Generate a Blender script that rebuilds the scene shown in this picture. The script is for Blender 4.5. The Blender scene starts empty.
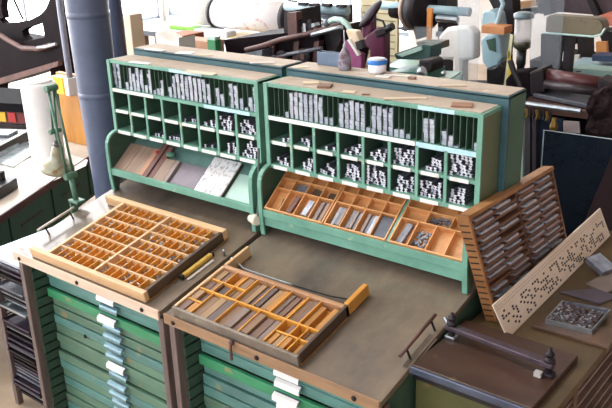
import bpy, bmesh, math, random
from mathutils import Vector, Matrix
random.seed(7)
SC = bpy.context.scene
COL = SC.collection
PI = math.pi
SL = 0.21907                      # slope of the desk tops
TILT = math.atan(SL)
TR = 0.77                         # slope of the trough floors
TTILT = math.atan(TR)
W = 0.95

# ------------------------------------------------------------------ camera
CAM = Vector((2.07645, -1.72454, 2.37554))
yaw, pitch, roll, FPX = 0.680899, 0.365880, -0.0329405, 802.75
fw = Vector((-math.sin(yaw)*math.cos(pitch), math.cos(yaw)*math.cos(pitch), -math.sin(pitch)))
r0 = fw.cross(Vector((0, 0, 1))).normalized(); u0 = r0.cross(fw)
RI = r0*math.cos(roll) + u0*math.sin(roll)
UP = -r0*math.sin(roll) + u0*math.cos(roll)
cd = bpy.data.cameras.new('camera'); cam = bpy.data.objects.new('camera', cd); COL.objects.link(cam)
cd.sensor_width = 36; cd.lens = FPX/612*36; cd.clip_end = 200
m = Matrix((RI, UP, -fw)).transposed().to_4x4(); m.translation = CAM
cam.matrix_world = m
SC.camera = cam

def at(px, py, Y=None, Z=None, X=None):
    d = fw + RI*((px-306)/FPX) - UP*((py-204)/FPX)
    if Y is not None: t = (Y-CAM.y)/d.y
    elif Z is not None: t = (Z-CAM.z)/d.z
    else: t = (X-CAM.x)/d.x
    return CAM + d*t

# ------------------------------------------------------------------ materials
def lin(h):
    h = h.lstrip('#')
    o = []
    for i in (0, 2, 4):
        c = int(h[i:i+2], 16)/255
        o.append(c/12.92 if c <= .04045 else ((c+.055)/1.055)**2.4)
    return (*o, 1)
MATS = {}
def mat(name, col, rough=.55, metal=0., col2=None, scale=12., stretch=(1, 1, 1), bump=0., lo=.35, hi=.7, coat=0., spec=.5, wear=None, wear_amt=.62):
    if name in MATS: return MATS[name]
    M = bpy.data.materials.new(name); M.use_nodes = True
    nt = M.node_tree; b = nt.nodes['Principled BSDF']
    b.inputs['Roughness'].default_value = rough; b.inputs['Metallic'].default_value = metal
    b.inputs['Specular IOR Level'].default_value = spec
    b.inputs['Coat Weight'].default_value = coat
    tc = nt.nodes.new('ShaderNodeTexCoord'); mp = nt.nodes.new('ShaderNodeMapping')
    mp.inputs['Scale'].default_value = stretch
    nt.links.new(tc.outputs['Object'], mp.inputs['Vector'])
    nz = nt.nodes.new('ShaderNodeTexNoise'); nz.inputs['Scale'].default_value = scale; nz.inputs['Detail'].default_value = 5
    nz.inputs['Roughness'].default_value = .65
    nt.links.new(mp.outputs['Vector'], nz.inputs['Vector'])
    rp = nt.nodes.new('ShaderNodeValToRGB')
    rp.color_ramp.elements[0].position = lo; rp.color_ramp.elements[1].position = hi
    c1 = lin(col); c2 = lin(col2) if col2 else tuple([x*.78 for x in c1[:3]]+[1])
    rp.color_ramp.elements[0].color = c2; rp.color_ramp.elements[1].color = c1
    nt.links.new(nz.outputs['Fac'], rp.inputs['Fac'])
    out = rp.outputs['Color']
    if wear:
        n2 = nt.nodes.new('ShaderNodeTexNoise'); n2.inputs['Scale'].default_value = scale*2.3; n2.inputs['Detail'].default_value = 8
        nt.links.new(tc.outputs['Object'], n2.inputs['Vector'])
        r2 = nt.nodes.new('ShaderNodeValToRGB'); r2.color_ramp.elements[0].position = wear_amt; r2.color_ramp.elements[1].position = wear_amt+.06
        mx = nt.nodes.new('ShaderNodeMix'); mx.data_type = 'RGBA'
        nt.links.new(n2.outputs['Fac'], r2.inputs['Fac']); nt.links.new(r2.outputs['Color'], mx.inputs['Factor'])
        nt.links.new(out, mx.inputs['A']); mx.inputs['B'].default_value = lin(wear)
        out = mx.outputs['Result']
    nt.links.new(out, b.inputs['Base Color'])
    if bump:
        bp = nt.nodes.new('ShaderNodeBump'); bp.inputs['Strength'].default_value = bump; bp.inputs['Distance'].default_value = .004
        nt.links.new(nz.outputs['Fac'], bp.inputs['Height']); nt.links.new(bp.outputs['Normal'], b.inputs['Normal'])
    MATS[name] = M; return M
def glass(name, col, alpha_mix=.8, rough=.03):
    if name in MATS: return MATS[name]
    M = bpy.data.materials.new(name); M.use_nodes = True; nt = M.node_tree
    for n in list(nt.nodes): nt.nodes.remove(n)
    o = nt.nodes.new('ShaderNodeOutputMaterial'); mx = nt.nodes.new('ShaderNodeMixShader')
    t = nt.nodes.new('ShaderNodeBsdfTransparent'); g = nt.nodes.new('ShaderNodeBsdfPrincipled')
    t.inputs['Color'].default_value = (.92, .94, .95, 1)
    g.inputs['Base Color'].default_value = lin(col); g.inputs['Roughness'].default_value = rough
    nz = nt.nodes.new('ShaderNodeTexNoise'); nz.inputs['Scale'].default_value = 1.5
    ma = nt.nodes.new('ShaderNodeMath'); ma.operation = 'MULTIPLY_ADD'; ma.inputs[1].default_value = .1; ma.inputs[2].default_value = 1-alpha_mix-.05
    nt.links.new(nz.outputs['Fac'], ma.inputs[0]); nt.links.new(ma.outputs[0], mx.inputs['Fac'])
    nt.links.new(t.outputs[0], mx.inputs[1]); nt.links.new(g.outputs[0], mx.inputs[2]); nt.links.new(mx.outputs[0], o.inputs['Surface'])
    MATS[name] = M; return M
def emit(name, col, s):
    if name in MATS: return MATS[name]
    M = bpy.data.materials.new(name); M.use_nodes = True; nt = M.node_tree; b = nt.nodes['Principled BSDF']
    b.inputs['Base Color'].default_value = lin(col); b.inputs['Emission Color'].default_value = lin(col); b.inputs['Emission Strength'].default_value = s
    MATS[name] = M; return M

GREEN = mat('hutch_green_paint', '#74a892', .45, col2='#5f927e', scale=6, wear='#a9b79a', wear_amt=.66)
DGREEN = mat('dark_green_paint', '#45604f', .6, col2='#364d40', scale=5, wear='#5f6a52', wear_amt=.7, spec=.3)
SIDEGREEN = mat('shaded_olive_side', '#6b7456', .5, col2='#4f6349', scale=4, stretch=(1, 1, .5), wear='#84714d', wear_amt=.62)  # worn olive paint, with the unlit right side's shade put into the colour
TEAL = mat('dark_teal_paint', '#3b6066', .5, col2='#315256', scale=5)
DR_A = mat('drawer_teal', '#5f9389', .42, col2='#4c746d', scale=5, stretch=(.6, 1, 2), wear='#7c8a6e', wear_amt=.66)
DR_B = mat('drawer_green', '#3f9a6c', .42, col2='#348458', scale=5, stretch=(.6, 1, 2), wear='#8a8a5c', wear_amt=.7)
DR_C = mat('drawer_grey_green', '#658a72', .45, col2='#506f5b', scale=5, stretch=(.6, 1, 2), wear='#8a7d5a', wear_amt=.64)
CHROME = mat('pull_steel', '#86a5ac', .25, .5, col2='#6d8c94', scale=9)
CARD = mat('white_label_card', '#eeece6', .7, col2='#d8d5cc', scale=20)
INKCARD = mat('inked_label_card', '#f0eee8', .7, col2='#c5c5c6', scale=70, stretch=(1, .2, .6), lo=.26, hi=.34)
CYCARD = mat('pale_blue_label_card', '#bfe3ea', .7, col2='#a6cfd8', scale=25)
DESK = mat('worn_sheen_desk_top', '#80715f', .26, .1, col2='#514c48', scale=3.2, stretch=(1.2, .7, 1), bump=.1, lo=.3, hi=.68, coat=.3)  # noise blotches put patchy sheen into the colour, along with wear
CREAM = mat('pale_wood_strip', '#dcc6b0', .5, col2='#c7ad93', scale=9, stretch=(.3, 3, 3))
BROWNSTRIP = mat('brown_wood_strip', '#a2815f', .5, col2='#7d5f45', scale=9, stretch=(.3, 3, 3))
POST = mat('grey_brown_post', '#7a6a62', .6, col2='#5a4c48', scale=7, stretch=(4, 4, .4))
CASEW = mat('orange_case_wood', '#e6a84e', .5, col2='#cd8c34', scale=8, stretch=(.6, 2, 2))
CASEPALE = mat('pale_case_wood', '#dab98f', .5, col2='#c49d70', scale=8, stretch=(.3, 3, 3))
CASEDARK = mat('dark_case_wood', '#5a4634', .55, col2='#3f3126', scale=8, stretch=(3, .3, 3))
TRAYW = mat('tray_wood', '#dda56c', .5, col2='#c48a52', scale=9, stretch=(1, 2, 2))
GREYPLATE = mat('grey_front_plate', '#8f8578', .45, .3, col2='#6f665b', scale=8, wear='#8f9a7c', wear_amt=.66)
LEAD = mat('lead_grey', '#b9bfcb', .4, .15, col2='#7f8592', scale=60, stretch=(.4, .4, 2), lo=.3, hi=.6)
LEADD = mat('dark_lead', '#83868f', .45, .2, col2='#565962', scale=40)
LEADEND = mat('lead_bar', '#d3d6de', .42, .1, col2='#a4a8b2', scale=30)
IRON = mat('dark_iron', '#2c2529', .55, .1, col2='#1d181b', scale=6, wear='#44322c', wear_amt=.66, spec=.3)
RUST = mat('rusty_iron', '#6b4a42', .55, .2, col2='#4a3330', scale=9)
STEEL = mat('brushed_steel', '#c6cdd2', .3, .9, col2='#9aa3a8', scale=9)
COLP = mat('column_paint', '#5d6880', .35, col2='#50596f', scale=4, bump=.05)
DBLUE = mat('dark_blue_paint', '#3b4a66', .4, col2='#303d55', scale=4)
WHITE = mat('white_paper', '#f3f0ea', .7, col2='#e5e1d8', scale=8)
PLASTIC = mat('white_plastic', '#eceae6', .4, col2='#dedbd5', scale=3)
BEIGE = mat('dusty_beige_top', '#b7a896', .75, col2='#9f8f7e', scale=5, wear='#c6baab', wear_amt=.64)
YELLOW = mat('yellow_plastic', '#f2c21c', .4, col2='#dfae12', scale=6)
ORANGE = mat('orange_board', '#c98c3c', .5, col2='#a97028', scale=6, stretch=(3, 3, .4))
BLACK = mat('black_plastic', '#1d1c1f', .4, col2='#141316', scale=6)
WOODDK = mat('dark_bed_wood', '#4e372c', .38, col2='#38271f', scale=5, stretch=(.4, 2, 2), wear='#5d4b34', wear_amt=.66)
OLIVE = mat('olive_paint', '#5c5d34', .5, col2='#4a4b29', scale=4, wear='#6e5f38', wear_amt=.66)
OLIVETOP = mat('olive_bench_top', '#685638', .45, col2='#4d3e2a', scale=4)
SLAT = mat('rack_slat_wood', '#85604a', .5, col2='#5c4030', scale=8, stretch=(2, .3, 3))
RACKW = mat('rack_orange_wood', '#b28050', .5, col2='#8a5f38', scale=8)
PERF = mat('perforated_card', '#f8eddb', .6, col2='#eedfc6', scale=6)
LGREEN = mat('lamp_green', '#5f8873', .4, .2, col2='#456b58', scale=8)
SHADE = mat('lamp_shade_patina', '#9fa08c', .35, .3, col2='#7d775a', scale=5, lo=.3, hi=.6, wear='#7a6038', wear_amt=.6)
TABLEG = mat('table_green', '#1f5a45', .5, col2='#18493a', scale=5)
MAROON = mat('maroon_wood', '#5a3232', .5, col2='#442525', scale=6)
PLUM = mat('plum_paint', '#6c2c4c', .35, col2='#4f2038', scale=6)
PINK = mat('magenta_cloth', '#a0507f', .7, col2='#7f3c64', scale=8)
LBLUE = mat('pale_blue_machine', '#a8c4cc', .4, col2='#8fadb6', scale=5)
PALEGREEN = mat('pale_green_metal', '#bcd8cc', .3, .1, col2='#a6c4b8', scale=5)
BRASS = mat('brass', '#a88a4a', .35, .7, col2='#80662f', scale=8)
TANK = mat('tank_beige', '#665c46', .5, col2='#564d3a', scale=5, stretch=(.3, 2, 2))
CLAY = mat('brown_cardboard', '#b5724a', .7, col2='#9a5c38', scale=6)
PINKB = mat('pinkish_board', '#c39678', .7, col2='#b08466', scale=6)
DARKBOARD = mat('blue_black_board', '#1d2430', .22, col2='#141a24', scale=3)
REDDARK = mat('dark_red_board', '#3a2a2e', .3, col2='#2b1f23', scale=4)
LIME = mat('lime_plastic', '#6fae2c', .5, col2='#5f9a22', scale=6)
GREENBOX = mat('green_box', '#2f8a52', .5, col2='#257544', scale=6)
BLUEGREY = mat('blue_grey_metal', '#6d7f93', .4, .2, col2='#566779', scale=7)
LBLUELID = mat('blue_band', '#2f7fd0', .4, col2='#256bb5', scale=7)
CABLE = mat('grey_cable', '#5b6660', .5)
ACRYL = glass('acrylic', '#dfe6ee', .91)
JARG = glass('jar_glass', '#d8d4d2', .55)
GLAZE = emit('bright_window_pane', '#fbfcff', 7.5)

# ------------------------------------------------------------------ mesh builder
class MB:
    def __init__(s): s.bm = bmesh.new()
    def box(s, a, b, M=None):
        x0, y0, z0 = a; x1, y1, z1 = b
        v = [s.bm.verts.new(p) for p in ((x0,y0,z0),(x1,y0,z0),(x1,y1,z0),(x0,y1,z0),(x0,y0,z1),(x1,y0,z1),(x1,y1,z1),(x0,y1,z1))]
        for f in ((3,2,1,0),(4,5,6,7),(0,1,5,4),(1,2,6,5),(2,3,7,6),(3,0,4,7)): s.bm.faces.new([v[i] for i in f])
        if M:
            for q in v: q.co = M @ q.co
        return s
    def para(s, o, u, v, w):
        o, u, v, w = map(Vector, (o, u, v, w))
        M = Matrix((u, v, w)).transposed().to_4x4(); M.translation = o
        return s.box((0,0,0), (1,1,1), M)
    def prism(s, poly, d, origin=(0,0,0)):
        """poly: list of 3D points (planar); d: extrusion vector"""
        d = Vector(d); o = Vector(origin)
        a = [s.bm.verts.new(Vector(p)+o) for p in poly]; b = [s.bm.verts.new(Vector(p)+o+d) for p in poly]
        s.bm.faces.new(a[::-1]); s.bm.faces.new(b)
        n = len(a)
        for i in range(n): s.bm.faces.new((a[i], a[(i+1)%n], b[(i+1)%n], b[i]))
        return s
    def tube(s, pts, r, n=10, caps=True):
        pts = [Vector(p) for p in pts]
        rs = r if isinstance(r, (list, tuple)) else [r]*len(pts)
        rings = []; up = None
        for i, p in enumerate(pts):
            t = (pts[min(i+1, len(pts)-1)]-pts[max(i-1, 0)]).normalized()
            if up is None: up = t.orthogonal().normalized()
            a = (up - t*up.dot(t)).normalized(); b = t.cross(a); up = a
            rings.append([s.bm.verts.new(p + (a*math.cos(2*PI*k/n)+b*math.sin(2*PI*k/n))*rs[i]) for k in range(n)])
        for i in range(len(rings)-1):
            for k in range(n):
                f = s.bm.faces.new((rings[i][k], rings[i][(k+1)%n], rings[i+1][(k+1)%n], rings[i+1][k])); f.smooth = n > 8
        if caps:
            s.bm.faces.new(rings[0][::-1]); s.bm.faces.new(rings[-1])
        return s
    def lathe(s, prof, c=(0,0,0), axis=(0,0,1), n=24):
        c = Vector(c); ax = Vector(axis).normalized()
        a = ax.orthogonal().normalized(); b = ax.cross(a); rings = []
        for (r, h) in prof:
            rr = max(r, 1e-4)
            rings.append([s.bm.verts.new(c+ax*h+(a*math.cos(2*PI*k/n)+b*math.sin(2*PI*k/n))*rr) for k in range(n)])
        for i in range(len(rings)-1):
            for k in range(n):
                f = s.bm.faces.new((rings[i][k], rings[i][(k+1)%n], rings[i+1][(k+1)%n], rings[i+1][k])); f.smooth = True
        s.bm.faces.new(rings[0][::-1]); s.bm.faces.new(rings[-1])
        return s
    def build(s, name, material, parent=None, bevel=0., origin=None, smooth=False):
        bmesh.ops.recalc_face_normals(s.bm, faces=s.bm.faces[:])
        if origin is not None:
            o = Vector(origin)
            for v in s.bm.verts: v.co -= o
        me = bpy.data.meshes.new(name); s.bm.to_mesh(me); s.bm.free()
        me.materials.append(material)
        ob = bpy.data.objects.new(name, me); COL.objects.link(ob)
        if parent: ob.parent = parent
        if origin is not None: ob.location = origin
        if bevel:
            md = ob.modifiers.new('bevel', 'BEVEL'); md.width = bevel; md.segments = 2; md.limit_method = 'ANGLE'; md.angle_limit = .7
        if smooth:
            for p in me.polygons: p.use_smooth = True
        return ob
def tag(o, label, cat, group=None, kind=None):
    o['label'] = label; o['category'] = cat
    if group: o['group'] = group
    if kind: o['kind'] = kind
    return o
def thing(name, label, cat, loc=(0,0,0), rot=(0,0,0), group=None):
    o = bpy.data.objects.new(name, None); COL.objects.link(o); o.empty_display_size = .05
    o.location = loc; o.rotation_euler = rot
    return tag(o, label, cat, group)
def struct(o): o['kind'] = 'structure'; return o
def bx(a, b, name, material, parent=None, bevel=0., M=None, origin=None):
    return MB().box(a, b, M).build(name, material, parent, bevel, origin)
ORD = ['first','second','third','fourth','fifth','sixth','seventh','eighth','ninth','tenth','eleventh','twelfth','thirteenth','fourteenth','fifteenth','sixteenth','seventeenth','eighteenth','nineteenth','twentieth']
def ordn(i):
    if i < 20: return ORD[i]
    t, u = divmod(i+1, 10)
    ten = {2:'twenty', 3:'thirty', 4:'forty'}[t]
    return {2:'twentieth', 3:'thirtieth', 4:'fortieth'}[t] if u == 0 else ten+'-'+ORD[u-1]

# ------------------------------------------------------------------ setting
FLOOR = mat('worn_floor', '#b9a690', .32, col2='#9b866f', scale=2.2, stretch=(1, 1, 1), bump=.03)
struct(bx((-10.3, -5.8, -.1), (8.3, 9.3, 0), 'floor', FLOOR))
WALLM = mat('pale_wall', '#e8e8e6', .7, col2='#cac7c0', scale=2)
FRAME = mat('window_frame_paint', '#8c97a3', .5)
def windows_wall(name, p0, p1, n, z0, z1, H, idx0, inward, glaze=None):
    """a wall from p0 to p1 with n tall windows between z0 and z1"""
    p0 = Vector((*p0, 0)); p1 = Vector((*p1, 0)); d = (p1-p0); L = d.length; d.normalize()
    nrm = Vector((*inward, 0)).normalized(); th = .25
    mb = MB()
    def seg(a, b, za, zb):
        mb.para(p0+d*a+Vector((0,0,za)), d*(b-a), -nrm*th, (0,0,zb-za))
    seg(0, L, 0, z0); seg(0, L, z1, H)
    pw = .14; bay = L/n
    for i in range(n+1):
        seg(max(0, i*bay-pw/2), min(L, i*bay+pw/2), z0, z1)
    struct(mb.build(name, WALLM))
    for i in range(n):
        a = i*bay+pw/2; b = (i+1)*bay-pw/2
        wt = bpy.data.objects.new('window_%d' % (idx0+i), None); COL.objects.link(wt); wt.location = p0+d*a+Vector((0,0,z0)); struct(wt)
        pane = MB().para(-nrm*.14, d*(b-a), -nrm*.02, (0,0,z1-z0)); pane.build('pane', glaze or GLAZE, wt)
        fr = MB(); ww = b-a; hh = z1-z0
        k = max(1, round(ww/.6))
        for j in range(k+1):
            fr.para(d*(ww*j/k-.02)-nrm*.12, d*.04, nrm*.05, (0,0,hh))
        for zz in (0, hh*.5, hh-.05):
            fr.para(Vector((0,0,zz))-nrm*.12, d*ww, nrm*.05, (0,0,.05))
        fr.build('window_frame', FRAME, wt)
windows_wall('wall_left', (-10, -5.5), (-10, 9), 4, .25, 8.4, 9.0, 1, (1, 0))
windows_wall('wall_back', (-10, 9), (-4.4, 9), 3, .3, 6.0, 9.0, 5, (0, -1))
struct(bx((-4.4, 9, 0), (8, 9.25, 9), 'wall_back_solid', mat('back_wall_pale', '#d6d0ca', .8, col2='#c3bbb4', scale=2)))
GLAZE2 = emit('front_window_pane', '#f4f6ff', 1.7)
windows_wall('wall_front', (8, -5.5), (-10, -5.5), 4, .6, 7.0, 9.0, 8, (0, 1), GLAZE2)
struct(bx((-10.3, -5.8, 9), (8.3, 9.3, 9.2), 'ceiling', mat('ceiling_boards', '#a39a90', .8, col2='#8c847b', scale=2)))
bpy.data.objects['wall_back_solid'].name = 'wall_back.001'
struct(bx((8, -5.8, 0), (8.3, 9.3, 9), 'wall_right', mat('brown_wall', '#8d6f60')))

# ------------------------------------------------------------------ type cabinets
PITCH = .0475
def cabinet(x0, label, cards, stripmat, palette, xdraw=(.05, .905)):
    t = thing('type_cabinet', label, 'cabinet', (x0, 0, 0))
    bx((.03, .104, .8885), (W-.03, .116, .926), 'upper_rail', DR_A, t)
    for xx, yy in ((0, 0), (W-.03, 0), (0, .675), (W-.03, .675)):
        bx((xx, yy, 0), (xx+.03, yy+.045, .912+yy*SL), 'post', POST, t, .003)
    for xx in (.004, W-.018):
        p = [(xx, .04, .03), (xx, .72, .03), (xx, .72, .925+.72*SL), (xx, .04, .925+.04*SL)]
        MB().prism(p, (.014, 0, 0)).build('side_panel', DGREEN, t)
    for xx in (.018, W-.048):
        for k in range(18):
            z = .8865-k*PITCH
            bx((xx, .035, z-.037), (xx+.022, .67, z), 'drawer_runner', DGREEN, t)
    bx((.03, .721, .03), (W-.03, .733, 1.0), 'back_panel', DGREEN, t)
    top = MB().prism([(-.003, -.012, .95-.012*SL), (-.003, .736, .95+.736*SL), (-.003, .736, .928+.736*SL), (-.003, -.012, .928-.012*SL)], (W+.006, 0, 0))
    top.build('desk_top', DESK, t, .002)
    bx((-.002, -.02, .912), (W+.002, -.012, .953), 'front_strip', stripmat, t, .002)
    for xx in (.05, .46, .86):
        MB().lathe([(.009, 0), (.009, .004), (.004, .006)], (xx, -.02, .93), (0, -1, 0), 10).build('screw', IRON, t)
    for k in range(18):
        zt = .8865-k*PITCH
        out = {3: .012, 2: -.006, 4: -.010, 9: -.010}.get(k, random.uniform(-.007, .005))
        yf = .10-out
        col = palette[k % len(palette)]
        d = MB().box((xdraw[0], yf, zt-PITCH+.004), (xdraw[1], yf+.018, zt-.001)).build('drawer', col, t, .003)
        bx((xdraw[0]+.01, yf+.018, zt-PITCH+.006), (xdraw[1]-.01, .66, zt-PITCH+.016), 'drawer_tray', CASEDARK, d)
        # hooded cup pull in the middle
        xc = W/2+.024+random.uniform(-.003, .003); hw = .058
        prof = [(yf-.001, zt-.005), (yf-.011, zt-.007), (yf-.020, zt-.013), (yf-.0245, zt-.021), (yf-.0245, zt-.034), (yf-.0215, zt-.034), (yf-.021, zt-.022), (yf-.017, zt-.016), (yf-.009, zt-.010), (yf-.001, zt-.008)]
        MB().prism([(xc-hw, a, b) for a, b in prof], (hw*2, 0, 0)).build('handle', CHROME, d, .001)
        if k in cards:
            cp = [(yf-.010, zt-.0055), (yf-.0215, zt-.0122), (yf-.026, zt-.0205), (yf-.026, zt-.0345), (yf-.025, zt-.0345), (yf-.025, zt-.021), (yf-.0205, zt-.0128), (yf-.010, zt-.0063)]
            MB().prism([(xc-hw+.001, a, b) for a, b in cp], (hw*2-.004, 0, 0)).build('label_card', INKCARD, d)
    return t
XL = -.983
cabL = cabinet(XL, 'left green type cabinet of shallow drawers with pale front strip, next to the lamp', {1, 3, 8}, CREAM, [DR_A, DR_A, DR_A, DR_B, DR_C, DR_C, DR_A, DR_C, DR_C, DR_C, DR_C, DR_A, DR_C, DR_A, DR_C, DR_C, DR_A, DR_C, DR_C])
MB().lathe([(.008, 0), (.009, .008), (.003, .012)], (.28, .105, .56), (0, -1, 0), 10).build('knob', IRON, cabL)
cabR = cabinet(0, 'right green type cabinet with brown front strip, under the tray of wooden blocks', {1, 2, 3, 4}, BROWNSTRIP, [DR_A, DR_A, DR_A, DR_B, DR_A, DR_A, DR_A, DR_C, DR_A])
# latch hanging on right strip
lt = thing('metal_hook', 'small rusty hook hanging on the front strip of the right cabinet', 'hook', (.35, -.022, .945))
MB().tube([(0, -.006, .012), (.002, -.012, -.01), (.004, -.012, -.055)], .0055, 8).build('shank', RUST, lt)
MB().lathe([(.011, 0), (.011, .008), (.005, .012)], (0, 0, .008), (0, -1, 0), 10).build('eye', RUST, lt)

# ------------------------------------------------------------------ hutches
YF, YB = .60, .735
def hutch(x0, x1, label, nslots, cy_from):
    w = x1-x0
    t = thing('type_rack', label, 'rack', (x0, 0, 0))
    zb = .951
    for i, xx in enumerate((0, w-.016)):
        c = [(.545, zb+.545*SL), (.538, 1.18), (.538, 1.28)]
        for a in range(7):
            an = PI/2*a/6
            c.append((.60-.062*math.cos(an), 1.295+.062*math.sin(an)))
        c += [(.60, 1.698), (YB, 1.698), (YB, zb+YB*SL)]
        # front leg only below the trough, so the space under it stays open
        c += [(.70, zb+.70*SL), (.70, 1.16), (.585, 1.15), (.575, zb+.575*SL)]
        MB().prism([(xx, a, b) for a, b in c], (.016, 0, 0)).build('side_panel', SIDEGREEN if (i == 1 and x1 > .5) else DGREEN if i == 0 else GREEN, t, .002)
        # bright painted front edge trim
        e = MB()
        e.box((xx-.001, YF-.004, 1.35), (xx+.018, YF+.004, 1.699))
        e.build('edge_trim', GREEN, t)
        tb = [(xx+.008, .545, zb+.547*SL+.004), (xx+.008, .536, 1.17), (xx+.008, .536, 1.28)]
        for a in range(1, 7):
            an = PI/2*a/6
            tb.append((xx+.008, .60-.064*math.cos(an), 1.295+.064*math.sin(an)))
        ed = MB()
        for a, b in zip(tb[:-1], tb[1:]):
            a = Vector(a); b = Vector(b); n = Vector((1, 0, 0)).cross(b-a).normalized()
            ed.para(a-Vector((.010, 0, 0))-n*.003, (.020, 0, 0), b-a, n*.009)
        ed.build('curved_edge', GREEN, t)
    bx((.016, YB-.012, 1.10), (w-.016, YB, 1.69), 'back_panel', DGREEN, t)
    bx((.0, YF, 1.684), (w, YB, 1.699), 'roof', GREEN, t, .002)
    bx((.02, YF+.010, 1.699), (w-.012, YB, 1.7015), 'roof_liner', BEIGE, t)
    bx((.016, YF, 1.553), (w-.016, YB-.012, 1.567), 'slot_shelf', GREEN, t)
    bx((.016, YF, 1.455), (w-.016, YB-.012, 1.467), 'middle_shelf', GREEN, t)
    bx((.016, YF-.002, 1.352), (w-.016, YB-.012, 1.368), 'bottom_shelf', GREEN, t)
    pw = (w-.032)/nslots
    for k in range(1, nslots):
        xx = .016+k*pw
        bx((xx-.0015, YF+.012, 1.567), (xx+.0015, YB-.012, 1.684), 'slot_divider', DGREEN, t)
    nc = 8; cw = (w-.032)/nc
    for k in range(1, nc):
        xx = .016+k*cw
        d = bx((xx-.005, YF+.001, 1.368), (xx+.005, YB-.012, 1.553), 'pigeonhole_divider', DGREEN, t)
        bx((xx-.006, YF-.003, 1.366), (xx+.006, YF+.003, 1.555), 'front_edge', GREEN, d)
    for zz in (1.455, 1.352):
        for k in range(nc):
            xa = .016+k*cw+.018; xb = xa+cw-.042
            if x0 < -.5: xa -= .008; xb += .008
            bx((xa, YF-.0045, zz-.001), (xb, YF-.002, zz+.013), 'label_card', CARD, t)
    # long label strip below the slots
    if x0 < -.5:
        bx((.016, YF-.003, 1.552), (.30, YF-.001, 1.5675), 'label_strip', CARD, t)
        bx((.62, YF-.003, 1.552), (w-.05, YF-.001, 1.5675), 'label_strip', CYCARD, t)
        bx((.42, YF-.003, 1.685), (.62, YF-.001, 1.698), 'label_strip', CYCARD, t)
    else:
        bx((.016, YF-.003, 1.553), (.69, YF-.001, 1.569), 'label_strip', INKCARD, t)
        bx((.695, YF-.003, 1.551), (w-.018, YF-.001, 1.569), 'label_strip', CYCARD, t)
        bx((.70, YF-.003, 1.685), (.84, YF-.001, 1.699), 'label_strip', CYCARD, t)
    # trough
    fl = [(.016, .55, 1.170), (.016, YB-.012, 1.170+TR*(YB-.562)), (.016, YB-.012, 1.158+TR*(YB-.562)), (.016, .55, 1.155)]
    MB().prism(fl, (w-.032, 0, 0)).build('trough_floor', DGREEN if x0 > -.5 else mat('trough_grey_green', '#6e8f88', .45, col2='#587870', scale=5), t)
    bx((.0, .535, 1.156), (w, .549, 1.190), 'trough_lip', GREEN, t, .003)
    if x0 > -.5:
        bx((.006, .545, 1.115), (w-.006, .555, 1.155), 'lower_apron', GREEN, t, .002)
    return t, pw, cw
hutL, pwL, cwL = hutch(-.964, -.033, 'left green metal type rack with two rows of pigeonholes and a trough of boards', 34, 0)
hutR, pwR, cwR = hutch(0, .943, 'right green metal type rack with metal-filled pigeonholes and trough of wooden trays', 38, 0)

# lead stacks in the top slots
HL = [1,1,0,.3,.9,.7,.95,.9,.3,.95,.15,.25,.6,0,.4,.85,.95,.95,.9,.95,.9,.9,.9,.75,0,.65,.45,0,.9,.85,.4,.1,.5,.9]
HR = [0,0,0,.2,.9,.95,.95,.93,.92,.97,.9,.25,.25,0,.8,.85,.96,.92,.9,.15,.88,.9,.85,.9,.25,.27,.15,0,0,.75,.75,0,.45,.33,.05,0,0,.25]
def stacks(x0, pw, hs, which):
    for k, h in enumerate(hs):
        if h <= 0: continue
        H = .113*h; mb = MB(); z = 0
        n = max(1, int(H/.016))
        for j in range(n):
            dz = H/n; o = random.uniform(-.0012, .0012); oy = random.uniform(0, .006)
            mb.box((-pw*.36+o, oy, z+.0004), (pw*.36+o, .09, z+dz-.0006)); z += dz
        lead = tag(mb.build('lead_stack', LEAD if random.random() < .75 else LEADEND), 'grey lead stack, %s slot from left, top row of the %s rack' % (ordn(k), which), 'lead stack', 'lead stacks in the top slots of the %s rack' % which)
        lead.location = (x0+.016+(k+.5)*pw, YF+.012, 1.5675)
stacks(-.964, pwL, HL, 'left'); stacks(0, pwR, HR, 'right')

# metal furniture: bars with notched ends lying in the pigeonholes
def bar_mesh(w, h, L):
    t = .28
    pr = [(0,0),(w,0),(w,h*t),(w*.72,h*.42),(w*.72,h*.58),(w,h*(1-t)),(w,h),(0,h),(0,h*(1-t)),(w*.28,h*.58),(w*.28,h*.42),(0,h*t)]
    mb = MB().prism([(a, 0, b) for a, b in pr], (0, L, 0))
    o = mb.build('spacer_bar', mat('bar_sides', '#70737d', .45, .2, col2='#50525b', scale=30)); me = o.data; bpy.data.objects.remove(o)
    me.materials.append(mat('bar_end', '#e3e5ec', .45, .1, col2='#c3c6cf', scale=60))
    for p in me.polygons:
        if p.normal.y < -.9: p.material_index = 1
    return me
BARS = [bar_mesh(.0125, .0145, .092), bar_mesh(.0125, .0145, .078), bar_mesh(.011, .0125, .098)]
BARS2 = [m_.copy() for m_ in BARS]
for m_ in BARS2: m_.materials[1] = LEAD
FILL = {('left', 0): [0,0,0,0,.15,.45,.75,.8], ('left', 1): [0,0,.12,.15,0,.3,.7,.9],
        ('right', 0): [.15,.5,.35,.7,.7,.85,.6,.95], ('right', 1): [.4,.7,.7,.85,.95,.75,.8,.95]}
nb = 0
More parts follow.
